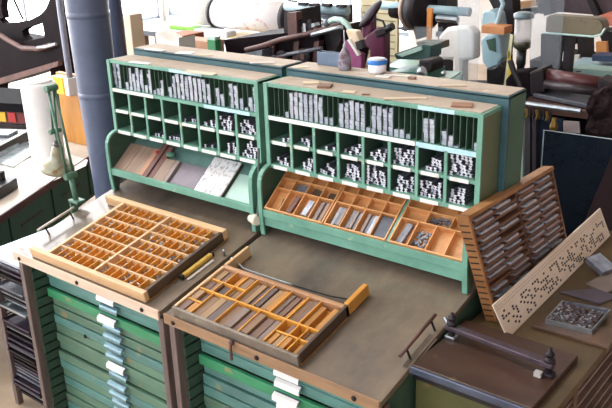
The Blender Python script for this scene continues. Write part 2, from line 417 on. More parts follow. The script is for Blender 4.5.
for (which, row), fl in FILL.items():
    x0, cw = (-.964, cwL) if which == 'left' else (0, cwR)
    for k, f in enumerate(fl):
        if f <= 0: continue
        xa = x0+.016+k*cw+.008; xb = xa+cw-.016; zb = (1.467 if row == 0 else 1.368)+.0003
        ncol = int((xb-xa)/.0165)
        hmax = (1.553 if row == 0 else 1.455)-zb
        nrow = max(1, int(hmax*f/.0155))
        for j in range(nrow):
            for i in range(ncol):
                keep = .96 if i > ncol*.2 or f > .7 else .6
                if random.random() > keep or (j == nrow-1 and random.random() < .35): continue
                # stacked bars rest on the ones below: keep columns contiguous
                if j and not any(True for q in cols if q == (i, j-1)) : continue
                if j == 0 and i == 0: cols = set()
                if 'cols' not in globals(): cols = set()
                cols.add((i, j))
                bi = random.randrange(3)
                o = bpy.data.objects.new('spacer_bar', (BARS if random.random() < .78 else BARS2)[bi if bi < 2 else 0]); COL.objects.link(o)
                o.location = (xa+i*.0165+random.uniform(0, .002), YF+.006+random.uniform(0, .022), zb+j*.0148)
                tag(o, 'notched metal bar, %s pigeonhole from left, %s row of the %s rack' % (ordn(k), 'upper' if row == 0 else 'lower', which), 'spacer bar', 'spacer bars in the %s %s pigeonhole of the %s rack' % (ordn(k), 'upper' if row == 0 else 'lower', which)); nb += 1
        cols = set()
print('bars', nb)

# back-to-back racks behind
def back_rack(x0, x1, label, z1=1.733):
    t = thing('storage_rack', label, 'rack', (x0, .738, 0))
    w = x1-x0; d = .137
    bx((0, 0, 0), (w, .014, z1-.004), 'back_panel', TEAL, t, .002)
    bx((0, .014, 0), (.014, d, z1-.004), 'side_panel', TEAL, t)
    bx((w-.014, .0145, 0), (w, d, z1-.004), 'side_panel', mat('teal_green_side', '#47735f', .5, col2='#3a6152', scale=4), t)
    bx((0, 0, z1-.012), (w, d, z1), 'roof', TEAL, t, .002)
    bx((.006, .006, z1), (w-.006, d-.003, z1+.002), 'roof_liner', BEIGE, t)
    bx((.014, .1, .06), (w-.014, .11, z1-.02), 'inner_panel', DGREEN, t)
    return t
back_rack(-.935, -.022, 'left teal rack standing back to back with the left green type rack')
back_rack(.002, .966, 'right teal rack standing back to back with the right green type rack')

# ------------------------------------------------------------------ left trough boards
def troughboard(name, label, cat, x0, x1, s0, s1, h, material, group=None, lift=.001, mid=None):
    """board lying on a trough floor: s measured up the slope from the lip"""
    t = thing(name, label, cat, ((x0+x1)/2, .55, 1.171), (TTILT, 0, 0), group)
    hw = (x1-x0)/2
    bx((-hw, s0, lift), (hw, s1, lift+h), 'board', material, t, .0015)
    return t
WB1 = mat('old_board_brown', '#a18a78', .55, col2='#86705f', scale=7, stretch=(4, .4, 2))
WB2 = mat('old_board_red', '#7d564c', .5, col2='#5f3f39', scale=7, stretch=(4, .4, 2))
WB3 = mat('old_board_grey', '#9a8c85', .5, col2='#81736c', scale=6)
G1 = 'boards lying in the left trough'
troughboard('wooden_board', 'pale brown board at the left end of the left trough', 'board', -.948, -.868, .004, .165, .012, WB1, G1)
troughboard('wooden_board', 'pale brown board second from the left in the left trough', 'board', -.866, -.768, .004, .165, .012, WB1, G1)
troughboard('wooden_board', 'narrow orange-tinted strip right of the two pale boards in the left trough', 'board', -.766, -.735, .004, .165, .016, mat('strip_orange', '#b98a6a', .5), G1)
troughboard('wooden_board', 'tall dark red-brown strip standing on edge in the left trough', 'board', -.732, -.700, .002, .195, .022, WB2, G1)
troughboard('wooden_board', 'lower dark red-brown strip beside the tallest one in the left trough', 'board', -.697, -.664, .002, .19, .016, WB2, G1)
troughboard('wooden_board', 'beige block with a green scrap on it, middle of left trough', 'board', -.661, -.596, .002, .125, .018, WB1, G1)
troughboard('wooden_board', 'grey-brown ridge strip beside the grey plate in the left trough', 'board', -.59, -.566, .002, .125, .022, WB3, G1)
troughboard('metal_plate', 'wide grey mauve plate in the middle of the left trough', 'plate', -.56, -.405, .002, .13, .008, mat('mauve_plate', '#8f8890', .4, .2, col2='#7a727a', scale=7), G1)
pl = thing('engraved_plate', 'pale type plate with dark marks lying proud in the left trough', 'plate', (-.31, .55, 1.171), (TTILT, 0, 0))
bx((-.082, .004, .001), (.082, .19, .016), 'backing', CASEDARK, pl, .002)
bx((-.080, .005, .0162), (.080, .188, .0215), 'face', mat('engraved_face', '#dedad8', .5, col2='#86848a', scale=48, stretch=(1.6, .8, 1), lo=.36, hi=.5), pl)
troughboard('metal_plate', 'pale green grey plate at the right end of the left trough', 'plate', -.222, -.06, .004, .145, .003, PALEGREEN, G1)
gs = tag(MB().lathe([(.02, 0), (.023, .012), (.014, .024), (.0, .027)], (0,0,0), (0,0,1), 10).build('cloth_scrap', mat('green_cloth', '#4f7a66', .9)), 'small crumpled green scrap on a block in the left trough', 'scrap'); gs.location = (-.64, .65, 1.272); gs.scale = (1.2, .8, .8)
rd = tag(MB().lathe([(.008, 0), (.010, .006), (.004, .012)], n=10).build('red_cap', mat('red_plastic', '#c8323a', .4)), 'tiny red cap lying on the boards in the left trough', 'cap'); rd.location = (-.735, .648, 1.272)

# ------------------------------------------------------------------ right trough trays
def ttray(x0, x1, label, cols):
    t = thing('type_tray', label, 'tray', (x0, .552, 1.173), (TTILT, 0, 0), 'wooden trays in the right trough')
    w = x1-x0; L = .205; h = .036
    bx((0, 0, 0), (w, L, .004), 'base', TRAYW, t)
    for a, b in (((0,0,.004),(.005,L,h)), ((w-.005,0,.004),(w,L,h))): bx(a, b, 'side_rail', TRAYW, t)
    bx((.005, 0, .004), (w-.005, .005, h), 'front_rail', TRAYW, t); bx((.005, L-.005, .004), (w-.005, L, h), 'rear_rail', TRAYW, t)
    for s in (.105, .155): bx((.005, s, .004), (w-.005, s+.004, h-.001), 'row_rail', TRAYW, t)
    for (sa, sb), n in zip(((.005,.105),(.109,.155),(.159,.2)), cols):
        for k in range(1, n):
            xx = w*k/n; bx((xx-.002, sa, .004), (xx+.002, sb, h-.002), 'cell_divider', TRAYW, t)
    return t, w
tr1, w1 = ttray(.03, .325, 'left of the three wooden trays in the right trough, with rules and blocks', (4, 4, 4))
tr2, w2 = ttray(.332, .612, 'middle wooden tray in the right trough, filled with lead strips', (4, 4, 4))
tr3, w3 = ttray(.628, .925, 'right wooden tray in the right trough, largely empty', (4, 3, 3))
bx((.614, .553, 1.175), (.626, .556, 1.178), 'rail', GREEN).name = 'tmp'
bpy.data.objects.remove(bpy.data.objects['tmp'])
dv = thing('tray_divider', 'green dividing rail between the middle and right wooden trays', 'divider', (.62, .552, 1.173), (TTILT, 0, 0))
bx((-.006, 0, 0), (.006, .205, .03), 'rail', GREEN, dv)
def tin(x, s, sx, sy, h, material, name, label, cat, rz=0, z=.0045, grp=None):
    t = Matrix.Translation((x, .552, 1.173)) @ Matrix.Rotation(TTILT, 4, 'X') @ Matrix.Translation((0, s, z)) @ Matrix.Rotation(rz, 4, 'Z')
    o = MB().box((-sx/2, -sy/2, 0), (sx/2, sy/2, h)).build(name, material, None, .001)
    o.matrix_world = t
    return tag(o, label, cat, grp)
GT = 'pieces in the wooden trays of the right trough'
tin(.09, .045, .016, .055, .012, CASEDARK, 'printing_block', 'dark thin rule in the first front cell of the left wooden tray', 'block', .15)
tin(.141, .055, .022, .08, .016, WB2, 'printing_block', 'dark brown rule in the second front cell of the left wooden tray', 'block', -.1)
tin(.214, .055, .026, .07, .016, LEAD, 'printing_block', 'pale metal block in the third front cell of the left wooden tray', 'block', -.08)
tin(.268, .055, .018, .09, .014, WB3, 'printing_block', 'grey strip on the left in the fourth front cell of the left wooden tray', 'block')
tin(.296, .055, .016, .09, .016, WB1, 'printing_block', 'brown strip on the right in the fourth front cell of the left wooden tray', 'block')
tin(.14, .132, .05, .035, .016, LEADD, 'printing_block', 'dark plate in the second middle-row cell of the left wooden tray', 'block', .1)
tin(.215, .132, .045, .03, .012, CASEDARK, 'printing_block', 'dark brown piece in the third middle-row cell of the left wooden tray', 'block', -.1)
tin(.29, .132, .035, .03, .010, CASEDARK, 'printing_block', 'dark scrap in the fourth middle-row cell of the left wooden tray', 'block')
for c in range(3):
    for i in range(4):
        tin(.342+c*.070+.012+i*.0145, .055, .0125, .082-.006*(i % 2), .012+.003*((i+c) % 3), [LEAD, LEADD, WB3, LEADD][(i+c) % 4], 'lead_strip', '%s lead strip in the %s front cell of the middle wooden tray' % (ORD[i], ORD[c]), 'strip', 0, .0045, 'lead strips in the middle wooden tray')
tin(.577, .055, .056, .09, .018, mat('blue_black_block', '#3f4450', .4, .3, col2='#31353f', scale=8), 'printing_block', 'dark blue-grey block in the last front cell of the middle wooden tray', 'block')
tin(.663, .055, .026, .085, .016, LEADD, 'printing_block', 'dark grey bar in the first front cell of the right wooden tray', 'block', -.1)
sm = []
mb = MB()
for i in range(40):
    a = random.uniform(-.026, .026); b = random.uniform(-.03, .03)
    mb.box((0,0,0), (.006, .013, .006), Matrix.Translation((a, b, .001+random.uniform(0, .006))) @ Matrix.Rotation(random.uniform(0, 3), 4, 'Z'))
o = mb.build('type_scraps', LEADD); o.matrix_world = Matrix.Translation((.738, .552, 1.173)) @ Matrix.Rotation(TTILT, 4, 'X') @ Matrix.Translation((0, .045, .0045))
tag(o, 'heap of small dark type in the second front cell of the right wooden tray', 'type', None, 'stuff')
mb = MB()
for i in range(30):
    a = random.uniform(-.04, .04); b = random.uniform(-.014, .014)
    mb.box((0,0,0), (.006, .012, .006), Matrix.Translation((a, b, .001+random.uniform(0, .004))) @ Matrix.Rotation(random.uniform(0, 3), 4, 'Z'))
o = mb.build('type_scraps', LEADD); o.matrix_world = Matrix.Translation((.776, .552, 1.173)) @ Matrix.Rotation(TTILT, 4, 'X') @ Matrix.Translation((0, .132, .0045))
tag(o, 'heap of small dark type in the middle row of the right wooden tray', 'type', None, 'stuff')

# ------------------------------------------------------------------ left type case (7 x 14 cells)
def deskframe(x, y, h=.0005): return (x, y, .95+SL*y+h)
lc = thing('type_case', 'pale wooden type case of small square cells on the left cabinet', 'type case', deskframe(0, 0, .001), (TILT, 0, 0))
xa, xb, ya, yb, hh = -.735, -.118, .0, .478, .045
bx((xa, ya+.01, 0), (xb, yb-.01, .006), 'base', CASEW, lc)
bx((-.862, ya, 0), (xb, ya+.022, hh), 'front_board', CASEPALE, lc, .003)
bx((-.885, yb-.028, 0), (xb, yb, hh+.002), 'rear_board', CASEPALE, lc, .004)
bx((xa-.018, ya+.022, 0), (xa, yb-.028, hh), 'left_rail', CASEPALE, lc, .002)
bx((xb-.016, ya+.022, 0), (xb, yb-.028, hh+.001), 'right_rail', CASEDARK, lc, .002)
xm = (xa+xb-.016)/2
bx((xm-.006, ya+.022, .006), (xm+.006, yb-.028, hh+.001), 'center_divider', CASEPALE, lc)
rows = 7; y0, y1 = ya+.022, yb-.028; rh = (y1-y0)/rows
for k in range(1, rows):
    bx((xa, y0+k*rh-.0025, .006), (xb-.016, y0+k*rh+.0025, hh-.001), 'row_rail', CASEPALE, lc)
for side, (p, q) in (('left', (xa, xm-.006)), ('right', (xm+.006, xb-.016))):
    for r in range(rows):
        n = 7 if r not in (2, 5) else 8
        for k in range(1, n):
            xx = p+(q-p)*k/n; bx((xx-.0016, y0+r*rh+.0026, .006), (xx+.0016, y0+(r+1)*rh-.0026, hh-.004), 'cell_divider', CASEW, lc)
mbs = [MB(), MB()]
for r in range(rows):
    for k in range(14):
        cx = xa+(xb-.016-xa)*(k+.5)/14; cy = y0+(r+.5)*rh
        for i in range(random.choice((0, 3, 6, 9, 12))):
            M_ = Matrix.Translation((cx+random.uniform(-.013, .013), cy+random.uniform(-.018, .02), .006+random.uniform(0, .024))) @ Matrix.Rotation(random.uniform(0, 3), 4, 'Z')
            mbs[random.random() < .4].box((-.002, -.008, 0), (.002, .008, .005), M_)
for q, mm, lb in ((0, LEADD, 'loose dark type pieces lying in the cells of the left type case'), (1, mat('white_metal_bits', '#d4d4d6', .4, .3), 'loose shiny pale type pieces lying in the cells of the left type case')):
    o = mbs[q].build('loose_type', mm); o.location = deskframe(0, 0, .001); o.rotation_euler = (TILT, 0, 0)
    tag(o, lb, 'type', None, 'stuff')

# ------------------------------------------------------------------ right case with wooden furniture
rc = thing('furniture_case', 'open wooden case full of wooden spacing blocks on the right cabinet', 'case', deskframe(0, 0, .001), (TILT, 0, 0))
xa, xb, ya, yb, hh = .045, .635, -.008, .284, .045
bx((xa, ya, 0), (xb, ya+.012, hh), 'front_plate', GREYPLATE, rc, .002)
bx((xa, ya+.012, 0), (xb, yb-.014, .006), 'base', CASEW, rc)
bx((xa, yb-.018, 0), (xb, yb, hh), 'rear_board', mat('rear_board_wood', '#b98e6a', .5, col2='#9c7350', scale=8, stretch=(.3, 3, 3)), rc, .003)
bx((xa-.0, ya+.012, 0), (xa+.014, yb+.135, hh), 'left_rail', CASEPALE, rc, .003)
bx((xb-.014, ya+.012, 0), (xb, yb-.0, hh+.001), 'right_rail', CASEDARK, rc, .003)
bx((xb-.020, yb, .001), (xb+.0, yb+.125, hh+.004), 'right_rail_extension', mat('bright_rail', '#cf9440', .45, col2='#b57a2c', scale=8, stretch=(3, .3, 3)), rc, .003)
i0, i1, j0, j1 = xa+.014, xb-.014, ya+.012, yb-.018
jr = j0+.128
bx((i0, jr-.003, .006), (i1, jr+.003, hh-.003), 'row_rail', CASEW, rc)
bx((i0, j0+.19, .006), (i0+.17, j0+.195, hh-.006), 'row_rail', CASEW, rc)
bx((i0, j0+.062, .006), (i0+.07, j0+.067, hh-.006), 'row_rail', CASEW, rc)
bx((i1-.14, j0+.066, .006), (i1, j0+.071, hh-.006), 'row_rail', CASEW, rc)
WP = [mat('spacer_wood_%d' % i, c, .5, col2=c2, scale=9, stretch=(3, .4, 2)) for i, (c, c2) in enumerate((('#96785c','#7a5f48'), ('#84695a','#6a5246'), ('#a98a66','#8a6c4c'), ('#6f5f5a','#564a48'), ('#c08a48','#a06e34'), ('#8d7a6c','#73625a')))]
WNM = ['tan', 'brown', 'pale tan', 'grey-brown', 'orange', 'greyish']
def fblock(x, y, sx, sy, h, wi, label, rz=0):
    o = MB().box((-sx/2, -sy/2, 0), (sx/2, sy/2, h)).build('wooden_block', WP[wi], None, .0015)
    o.matrix_world = Matrix.Translation(deskframe(0, 0, .001)) @ Matrix.Rotation(TILT, 4, 'X') @ Matrix.Translation((x, y, .0065)) @ Matrix.Rotation(rz, 4, 'Z')
    return tag(o, label, 'wooden block', 'wooden spacing blocks in the right case')
def rowfill(x0, x1, y0, y1, n, label, wp=None, gap=.004, drop=()):
    pitch = (x1-x0)/n
    for k in range(n):
        if k in drop: continue
        L = (y1-y0)*random.uniform(.88, .97)
        wi = wp[k % len(wp)] if wp else random.randrange(6)
        fblock(x0+(k+.5)*pitch, y0+(y1-y0)/2+random.uniform(-.001, .001), pitch-gap-random.uniform(0, .003), L, .020+random.uniform(0, .013), wi, '%s block, %s from left, %s' % (WNM[wi], ordn(k), label))
mbd = MB()
def divs(x0, x1, y0, y1, ks):
    for f in ks:
        xx = x0+(x1-x0)*f; bx((xx-.002, y0, .006), (xx+.002, y1, hh-.004), 'cell_divider', CASEW, rc)
rowfill(i0+.072, i1-.145, j0+.002, jr-.004, 9, 'long front row of the right wooden case', [0, 2, 3, 0, 5, 1, 0, 1, 5])
rowfill(i0+.002, i0+.070, j0+.002, j0+.060, 2, 'front left corner of the right wooden case', [1, 4])
rowfill(i0+.002, i0+.070, j0+.068, jr-.004, 2, 'left end behind the front corner of right case', [2, 3])
rowfill(i1-.14, i1-.004, j0+.002, j0+.064, 5, 'front right cells of the right wooden case', [4, 2, 4, 0, 4], drop=(3,))
rowfill(i1-.14, i1-.004, j0+.073, jr-.004, 5, 'second row of right cells, right wooden case', [4, 1, 4, 2, 0], drop=(0, 2))
rowfill(i0+.175, i1-.09, jr+.004, j1-.002, 11, 'long rear row of the right wooden case', [0, 2, 3, 3, 2, 4, 5, 1, 4, 0, 1])
rowfill(i0+.002, i0+.168, jr+.004, j0+.188, 5, 'middle left row of the right wooden case', [1, 0, 3, 2, 0])
rowfill(i0+.002, i0+.168, j0+.197, j1-.002, 5, 'rear left row of the right wooden case', [2, 1, 5, 4, 0], drop=(2,))
rowfill(i1-.085, i1-.004, jr+.004, j1-.002, 3, 'rear right cell of the right wooden case', [4, 2, 4], drop=(1,))
divs(i0+.072, i1-.145, j0, jr-.003, (0, .34, .67, 1)); divs(i0+.175, i1-.09, jr+.003, j1, (0, .28, .55, .82, 1))
divs(i1-.14, i1, j0, j0+.066, (.4, .7)); divs(i1-.14, i1, j0+.071, jr-.003, (.4, .7)); divs(i0, i0+.17, jr+.003, j0+.19, (.35, .7)); divs(i0, i0+.17, j0+.195, j1, (.4, .75))

# ------------------------------------------------------------------ small tools on the desks
def deskM(x, y, h=.001, rz=0): return Matrix.Translation((x, y, .95+SL*y+h)) @ Matrix.Rotation(TILT, 4, 'X') @ Matrix.Rotation(rz, 4, 'Z')
t = thing('label_holder', 'yellow stick with dark end lying along the left type case', 'stick'); t.matrix_world = deskM(-.098, .18, .0015, -.02)
bx((-.009, 0, 0), (.009, .16, .016), 'yellow_stick', mat('yellow_label_wood', '#d0a94c', .5, col2='#8f6f2c', scale=30, lo=.3, hi=.45), t, .002)
bx((-.011, -.016, 0), (.011, .0, .02), 'end_cap', BLACK, t, .003); bx((-.011, .16, 0), (.011, .168, .018), 'end_cap', BLACK, t, .002)
o = MB().box((-.006, 0, 0), (.006, .145, .006)).build('metal_rule', mat('white_rule', '#cfc9be', .4, .3), None, .001); o.matrix_world = deskM(-.068, .175, .001, -.03)
tag(o, 'thin pale rule lying beside the yellow stick on the left cabinet', 'rule')
o = MB().lathe([(.004, 0), (.004, .02), (.0065, .022), (.0065, .026), (.002, .03)], n=10).build('metal_pin', STEEL); o.location = deskframe(-.045, .36)
tag(o, 'small pale pin standing on the left desk by the gap', 'pin')
P = [at(231, 258, Z=1.05), at(237, 262, Z=1.042), at(243, 268, Z=1.034), at(250, 271, Z=1.033), at(291, 284.5, Z=1.0335)]
o = MB().tube(P, .0034, 8).build('metal_rod', STEEL, None, 0, P[2]); tag(o, 'thin bent steel rod lying behind the case of wooden blocks', 'rod')
P = [at(294, 285.5, Z=1.0325), at(330, 296, Z=1.0325), at(347, 299, Z=1.034)]
o = MB().tube(P, .0028, 8).build('metal_rod', IRON, None, 0, P[1]); tag(o, 'short dark rod behind the right part of the case of wooden blocks', 'rod')
t = thing('power_plug', 'cream plug hanging on a cable between the two green type racks', 'plug', (-.03, .535, 1.135))
MB().lathe([(.010, -.035), (.018, -.03), (.020, .0), (.024, .002), (.024, .022), (.018, .026)], (0,0,0), (.9, -.3, .15), 14).build('plug_body', mat('cream_plastic', '#e6dfc6', .4), t)
MB().tube([(-.032, .011, -.005), (-.05, .017, -.008)], .003, 6).build('prong', STEEL, t)
MB().tube([(.018, -.004, .006), (.022, .0, .05), (.016, .02, .12), (.012, .028, .22), (.016, .03, .30)], .005, 8).build('cable', CABLE, t)

# side rails on the desks (thin rod handles)
def siderail(label, x, y0, y1, h, material):
    t = thing('side_rail', label, 'rail', deskframe(x, y0), (TILT, 0, 0))
    L = y1-y0
    MB().tube([(0, -.03, h), (0, L+.02, h)], .006, 10).build('rod', material, t)
    for yy in (.01, L-.01): MB().tube([(0.012, yy, 0), (0, yy, h)], .004, 8).build('rail_post', IRON, t)
siderail('pale rod rail on two posts at the left edge of the left cabinet', -.955, .14, .30, .042, mat('pale_rod', '#c9c3b4', .4, .2))
siderail('brown rod rail on posts at the right edge of the right cabinet', .925, .175, .35, .042, RUST)
o = MB().box((0, 0, 0), (.03, .17, .004), Matrix.Rotation(.55, 4, 'Y')).build('metal_flap', GREYPLATE); o.matrix_world = deskM(.93, .145, .004)
tag(o, 'narrow worn metal flap along the right edge of the right desk', 'flap')

# ------------------------------------------------------------------ galley cabinet left
def galley_rack(x0, x1, y0, y1, H, label, topmat):
    t = thing('galley_rack', label, 'rack', (x0, y0, 0))
    w = x1-x0; d = y1-y0
    for xx, yy in ((0,0), (w-.03,0), (0,d-.03), (w-.03,d-.03)): bx((xx, yy, 0), (xx+.03, yy+.03, H-.02), 'post', POST, t, .002)
    bx((-.005, -.005, H-.02), (w+.005, d, H), 'top', topmat, t, .003)
    n = int((H-.08)/.021)
    for k in range(n):
        z = H-.04-k*.021
        bx((.026, .02, z-.004), (.036, d-.02, z), 'runner', IRON, t); bx((w-.036, .02, z-.004), (w-.026, d-.02, z), 'runner', IRON, t)
    return t, n
GR = (-1.30, -.995, .03, .50)
gl, n = galley_rack(*GR, .85, 'narrow rack of metal galley trays left of the left cabinet', mat('pale_steel_top', '#c3ccd8', .25, .5, col2='#9aa6b8', scale=6))
for k in range(n):
    z = .85-.04-k*.021
    if k in (5, 13, 14, 24): continue
    oy = random.uniform(-.025, .012)
    o = MB().box((0, 0, 0), (.23, .44, .003)).box((0, 0, 0), (.23, .004, .012)).box((0, 0, 0), (.004, .44, .012)).box((.226, 0, 0), (.23, .44, .012)).build('galley_tray', [LEADD, IRON, mat('purple_steel', '#5b5060', .4, .5, col2='#3c3440', scale=9), STEEL][random.choice((0, 1, 2, 2, 1, 3))])
    o.location = (GR[0]+.0375, GR[2]+.012+oy, z+.0006)
    tag(o, 'thin metal galley tray, %s from the top in the left rack' % ordn(k), 'tray', 'galley trays in the left rack')

# ------------------------------------------------------------------ desk lamp clamped to left bench
def V(*a): return Vector(a)
la = at(77, 205, Y=.36); lj = at(51, 88, Y=.36); ls = at(55, 131, Y=.36); lh = at(57.5, 148, Y=.36); lb = at(59.5, 175, Y=.36)
t = thing('desk_lamp', 'old green jointed desk lamp with a patinated metal shade at the left bench', 'lamp', (la.x, la.y, la.z))
def rel(p): return Vector(p)-la
def ln(a, b, f): return a+(b-a)*f
bx((-.028, -.03, -.05), (.03, .03, -.038), 'clamp_jaw', LGREEN, t, .002)
bx((-.03, -.02, -.05), (-.02, .02, .03), 'clamp_back', LGREEN, t, .002); bx((-.03, -.025, .018), (.04, .025, .03), 'clamp_top', LGREEN, t, .002)
MB().tube([(.01, 0, -.075), (.01, 0, -.03)], .006).build('clamp_screw', STEEL, t)
elb = ln(la, lj, .26)
MB().tube([rel(la)+V(0,0,.02), rel(elb)], .013).build('base_tube', LGREEN, t)
for dy in (-.018, .018):
    MB().tube([rel(elb)+V(0,dy,0), rel(lj)+V(0,dy,0)], .006).build('lower_arm', LGREEN, t)
    MB().tube([rel(lj)+V(0,dy*.6,0), rel(ls)+V(0,dy*.6,0)], .005).build('upper_arm', LGREEN, t)
for p, r in ((elb, .017), (lj, .016), (ls, .012)):
    MB().lathe([(r, -.03), (r, .03)], rel(p), (0,1,0), 14).build('joint', LGREEN, t, .002)
ax = (lb-lh).normalized(); ax = Vector((ax.x-.12, ax.y, ax.z)).normalized()
sh = MB().lathe([(0.0204, -0.0128), (0.0266, 0.0000), (0.0307, 0.0320), (0.0348, 0.0586), (0.0491, 0.0704), (0.0675, 0.0831), (0.0777, 0.0981), (0.0808, 0.1109), (0.0787, 0.1130), (0.0757, 0.1002), (0.0634, 0.0853), (0.0450, 0.0736), (0.0287, 0.0597), (0.0204, 0.0320)], rel(lh), ax, 32).build('shade', SHADE, t)
MB().lathe([(.016, -.03), (.019, -.02), (.019, .004), (.012, .008)], rel(lh)-ax*.004, ax, 16).build('lamp_holder', mat('holder_brown', '#4a3a3a', .35), t)
br = MB()
for sgn in (-1, 1):
    br.tube([rel(lh)+V(sgn*.034, 0, -.03), rel(lh)+V(sgn*.034, 0, .012)], .004, 8)
br.tube([rel(lh)+V(-.034, 0, .012), rel(lh)+V(.034, 0, .012)], .004, 8); br.tube([rel(lh)+V(0, 0, .012), rel(ls)], .004, 8)
br.build('bracket', LGREEN, t)
MB().lathe([(.014, 0), (.026, .02), (.03, .045), (.02, .065)], rel(lh)+ax*.02, ax, 16).build('bulb', mat('bulb_glass', '#f2efe6', .2), t)

# ------------------------------------------------------------------ column and pipes
colm = struct(MB().lathe([(.085, 0), (.088, .87), (.106, 1.40), (.112, 1.85), (.13, 2.6), (.18, 9)], (-1.535, .95, 0), (0,0,1), 40).build('trim_1', COLP, None, 0, (-1.535, .95, 0)))
for zz, r_ in ((.04, .12), (1.40, .1075), (1.83, .1135)):
    MB().lathe([(r_-.006, zz-.02), (r_, zz-.015), (r_, zz+.015), (r_-.006, zz+.02)], n=40).build('collar', COLP, colm)
cp = MB().tube([at(70, 78, Y=1.46), at(69, 72, Y=1.46), at(59, 0, Y=1.46), at(44, -110, Y=1.46)], .021, 12).build('conduit_pipe', mat('grey_pipe', '#8b8f9c', .35, .4), None, 0, at(70, 78, Y=1.46)); tag(cp, 'thin grey pipe running up beside the blue-grey column to the yellow box', 'pipe')
yb_ = at(66, 92, Y=1.46)
yt = thing('switch_box', 'yellow switch box with a black button beside the blue-grey column', 'switch', yb_)
bx((-.095, -.045, -.01), (.045, .03, .11), 'box_body', YELLOW, yt, .008)
bx((.047, -.04, -.012), (.095, .03, .108), 'white_end', PLASTIC, yt, .004)
MB().lathe([(.018, 0), (.018, .012), (.024, .016), (.024, .03), (.012, .036)], (-.075, -.045, .045), (-.3, -1, .1), 16).build('button', BLACK, yt)
ob = MB().box((yb_.x-.15, 1.50, .801), (yb_.x+.125, 1.54, yb_.z+.115)).build('upright_board', ORANGE, None, .003, (yb_.x, 1.52, .801)); tag(ob, 'orange wooden board standing on the green table, left of the column', 'board')
pp = at(116, 30, Y=1.9)
pc = thing('support_post', 'thin dark blue post behind the blue-grey column', 'post', (pp.x, 1.9, 0))
MB().lathe([(.062, 0), (.06, 1.8), (.058, 3.4)], n=16).build('shaft', DBLUE, pc)
MB().lathe([(.02, 0), (.02, 3.2)], (-.066, -.02, 0), n=10).build('side_pipe', PALEGREEN, pc)
MB().lathe([(.064, 1.80), (.075, 1.81), (.075, 1.86), (.064, 1.87)], n=16).build('collar', BRASS, pc)
a = at(121, 56, Y=2.4); b = at(134, 56, Y=2.4); c = at(121, 14, Y=2.4)
lk = thing('metal_locker', 'cream steel locker standing behind the dark blue post', 'locker', (a.x, 2.4, 0))
bx((0, 0, 0), (b.x-a.x, .13, c.z), 'body', mat('locker_cream', '#d9cbb2', .5, col2='#cbbca0', scale=3), lk, .006)
MB().lathe([(.015, 0), (.015, .02)], (.02, 0, c.z-.08), (0,-1,0), 12).build('lock', BLACK, lk)

# ------------------------------------------------------------------ green table at far left
tang = math.atan2(.605, -.301)
tb = thing('work_table', 'dark green table with maroon rim and papers, behind the lamp', 'table', (-1.60, .0, 0), (0, 0, tang))
TLN, TD, TH = 2.0, 1.15, .80
bx((0, 0, TH-.03), (TLN, TD, TH), 'table_top', mat('table_top_pale', '#cfc4b6', .4, col2='#bdb0a0', scale=4), tb, .003)
bx((-.005, -.014, TH-.04), (TLN+.005, 0, TH+.004), 'rim', MAROON, tb, .003)
bx((.04, .02, .50), (TLN-.04, TD-.04, TH-.03), 'body', TABLEG, tb, .004)
for k in range(4):
    dr = bx((.06+k*.48, .006, .53), (.06+k*.48+.46, .02, TH-.045), 'drawer', TABLEG, tb, .003)
    bx((.06+k*.48+.10, .003, .655), (.06+k*.48+.34, .0065, .668), 'slot', BLACK, dr)
for xx, yy in ((.05, .05), (TLN-.11, .05), (.05, TD-.11), (TLN-.11, TD-.11)): bx((xx, yy, 0), (xx+.06, yy+.06, .5), 'leg', TABLEG, tb, .003)
tbM = Matrix.Translation((-1.60, 0, 0)) @ Matrix.Rotation(tang, 4, 'Z'); tbI = tbM.inverted()
def tpoly(pts, h, name, material, label, cat, z0=TH+.001, group=None):
    P = [at(x, y, Z=z0) for x, y in pts]
    o = MB().prism([(p.x, p.y, z0) for p in P], (0, 0, h)).build(name, material, None, 0, (P[0].x, P[0].y, z0)); return tag(o, label, cat, group)
tpoly([(18, 171), (62, 152), (88, 160), (86, 166), (34, 190)], .0015, 'paper_sheet', WHITE, 'large white sheet lying on the green table below the lamp shade', 'paper')
tpoly([(12, 166), (48, 152), (56, 155), (20, 171)], .0025, 'paper_sheet', mat('cream_paper', '#efe0cc', .7), 'cream sheet under the white one on the green table', 'paper', TH+.003)
GP = mat('glossy_plate', '#bfc8cf', .2, .5, col2='#7f8f92', scale=14)
tpoly([(-6, 163), (22, 143), (45, 147), (14, 168)], .012, 'printing_forme', GP, 'shiny printing forme with pale blocks lying on the green table', 'forme')
tpoly([(-8, 152), (8, 143), (19, 146), (-4, 160)], .02, 'printing_forme', GP, 'smaller shiny forme at the photo edge on the green table', 'forme', TH+.014)
p = at(6, 190, Z=TH); o = thing('ink_block', 'black iron block at the near left end of the green table', 'block', (p.x, p.y, TH+.001), (0, 0, tang))
bx((-.22, -.06, 0), (.04, .09, .065), 'block_body', BLACK, o, .004); bx((-.02, .0, .065), (.02, .04, .115), 'block_knob', IRON, o, .004)
p = at(33, 139, Z=TH); o = thing('black_case', 'black flat case with raised metal rim on the far side of the green table', 'case', (p.x, p.y, TH+.001), (0, 0, tang))
bx((-.62, 0, 0), (0, .26, .07), 'case_body', BLACK, o, .004); bx((-.625, -.005, .07), (.005, .015, .078), 'metal_rim', STEEL, o); bx((-.2, .06, .07), (-.08, .16, .09), 'hinge', STEEL, o, .003)
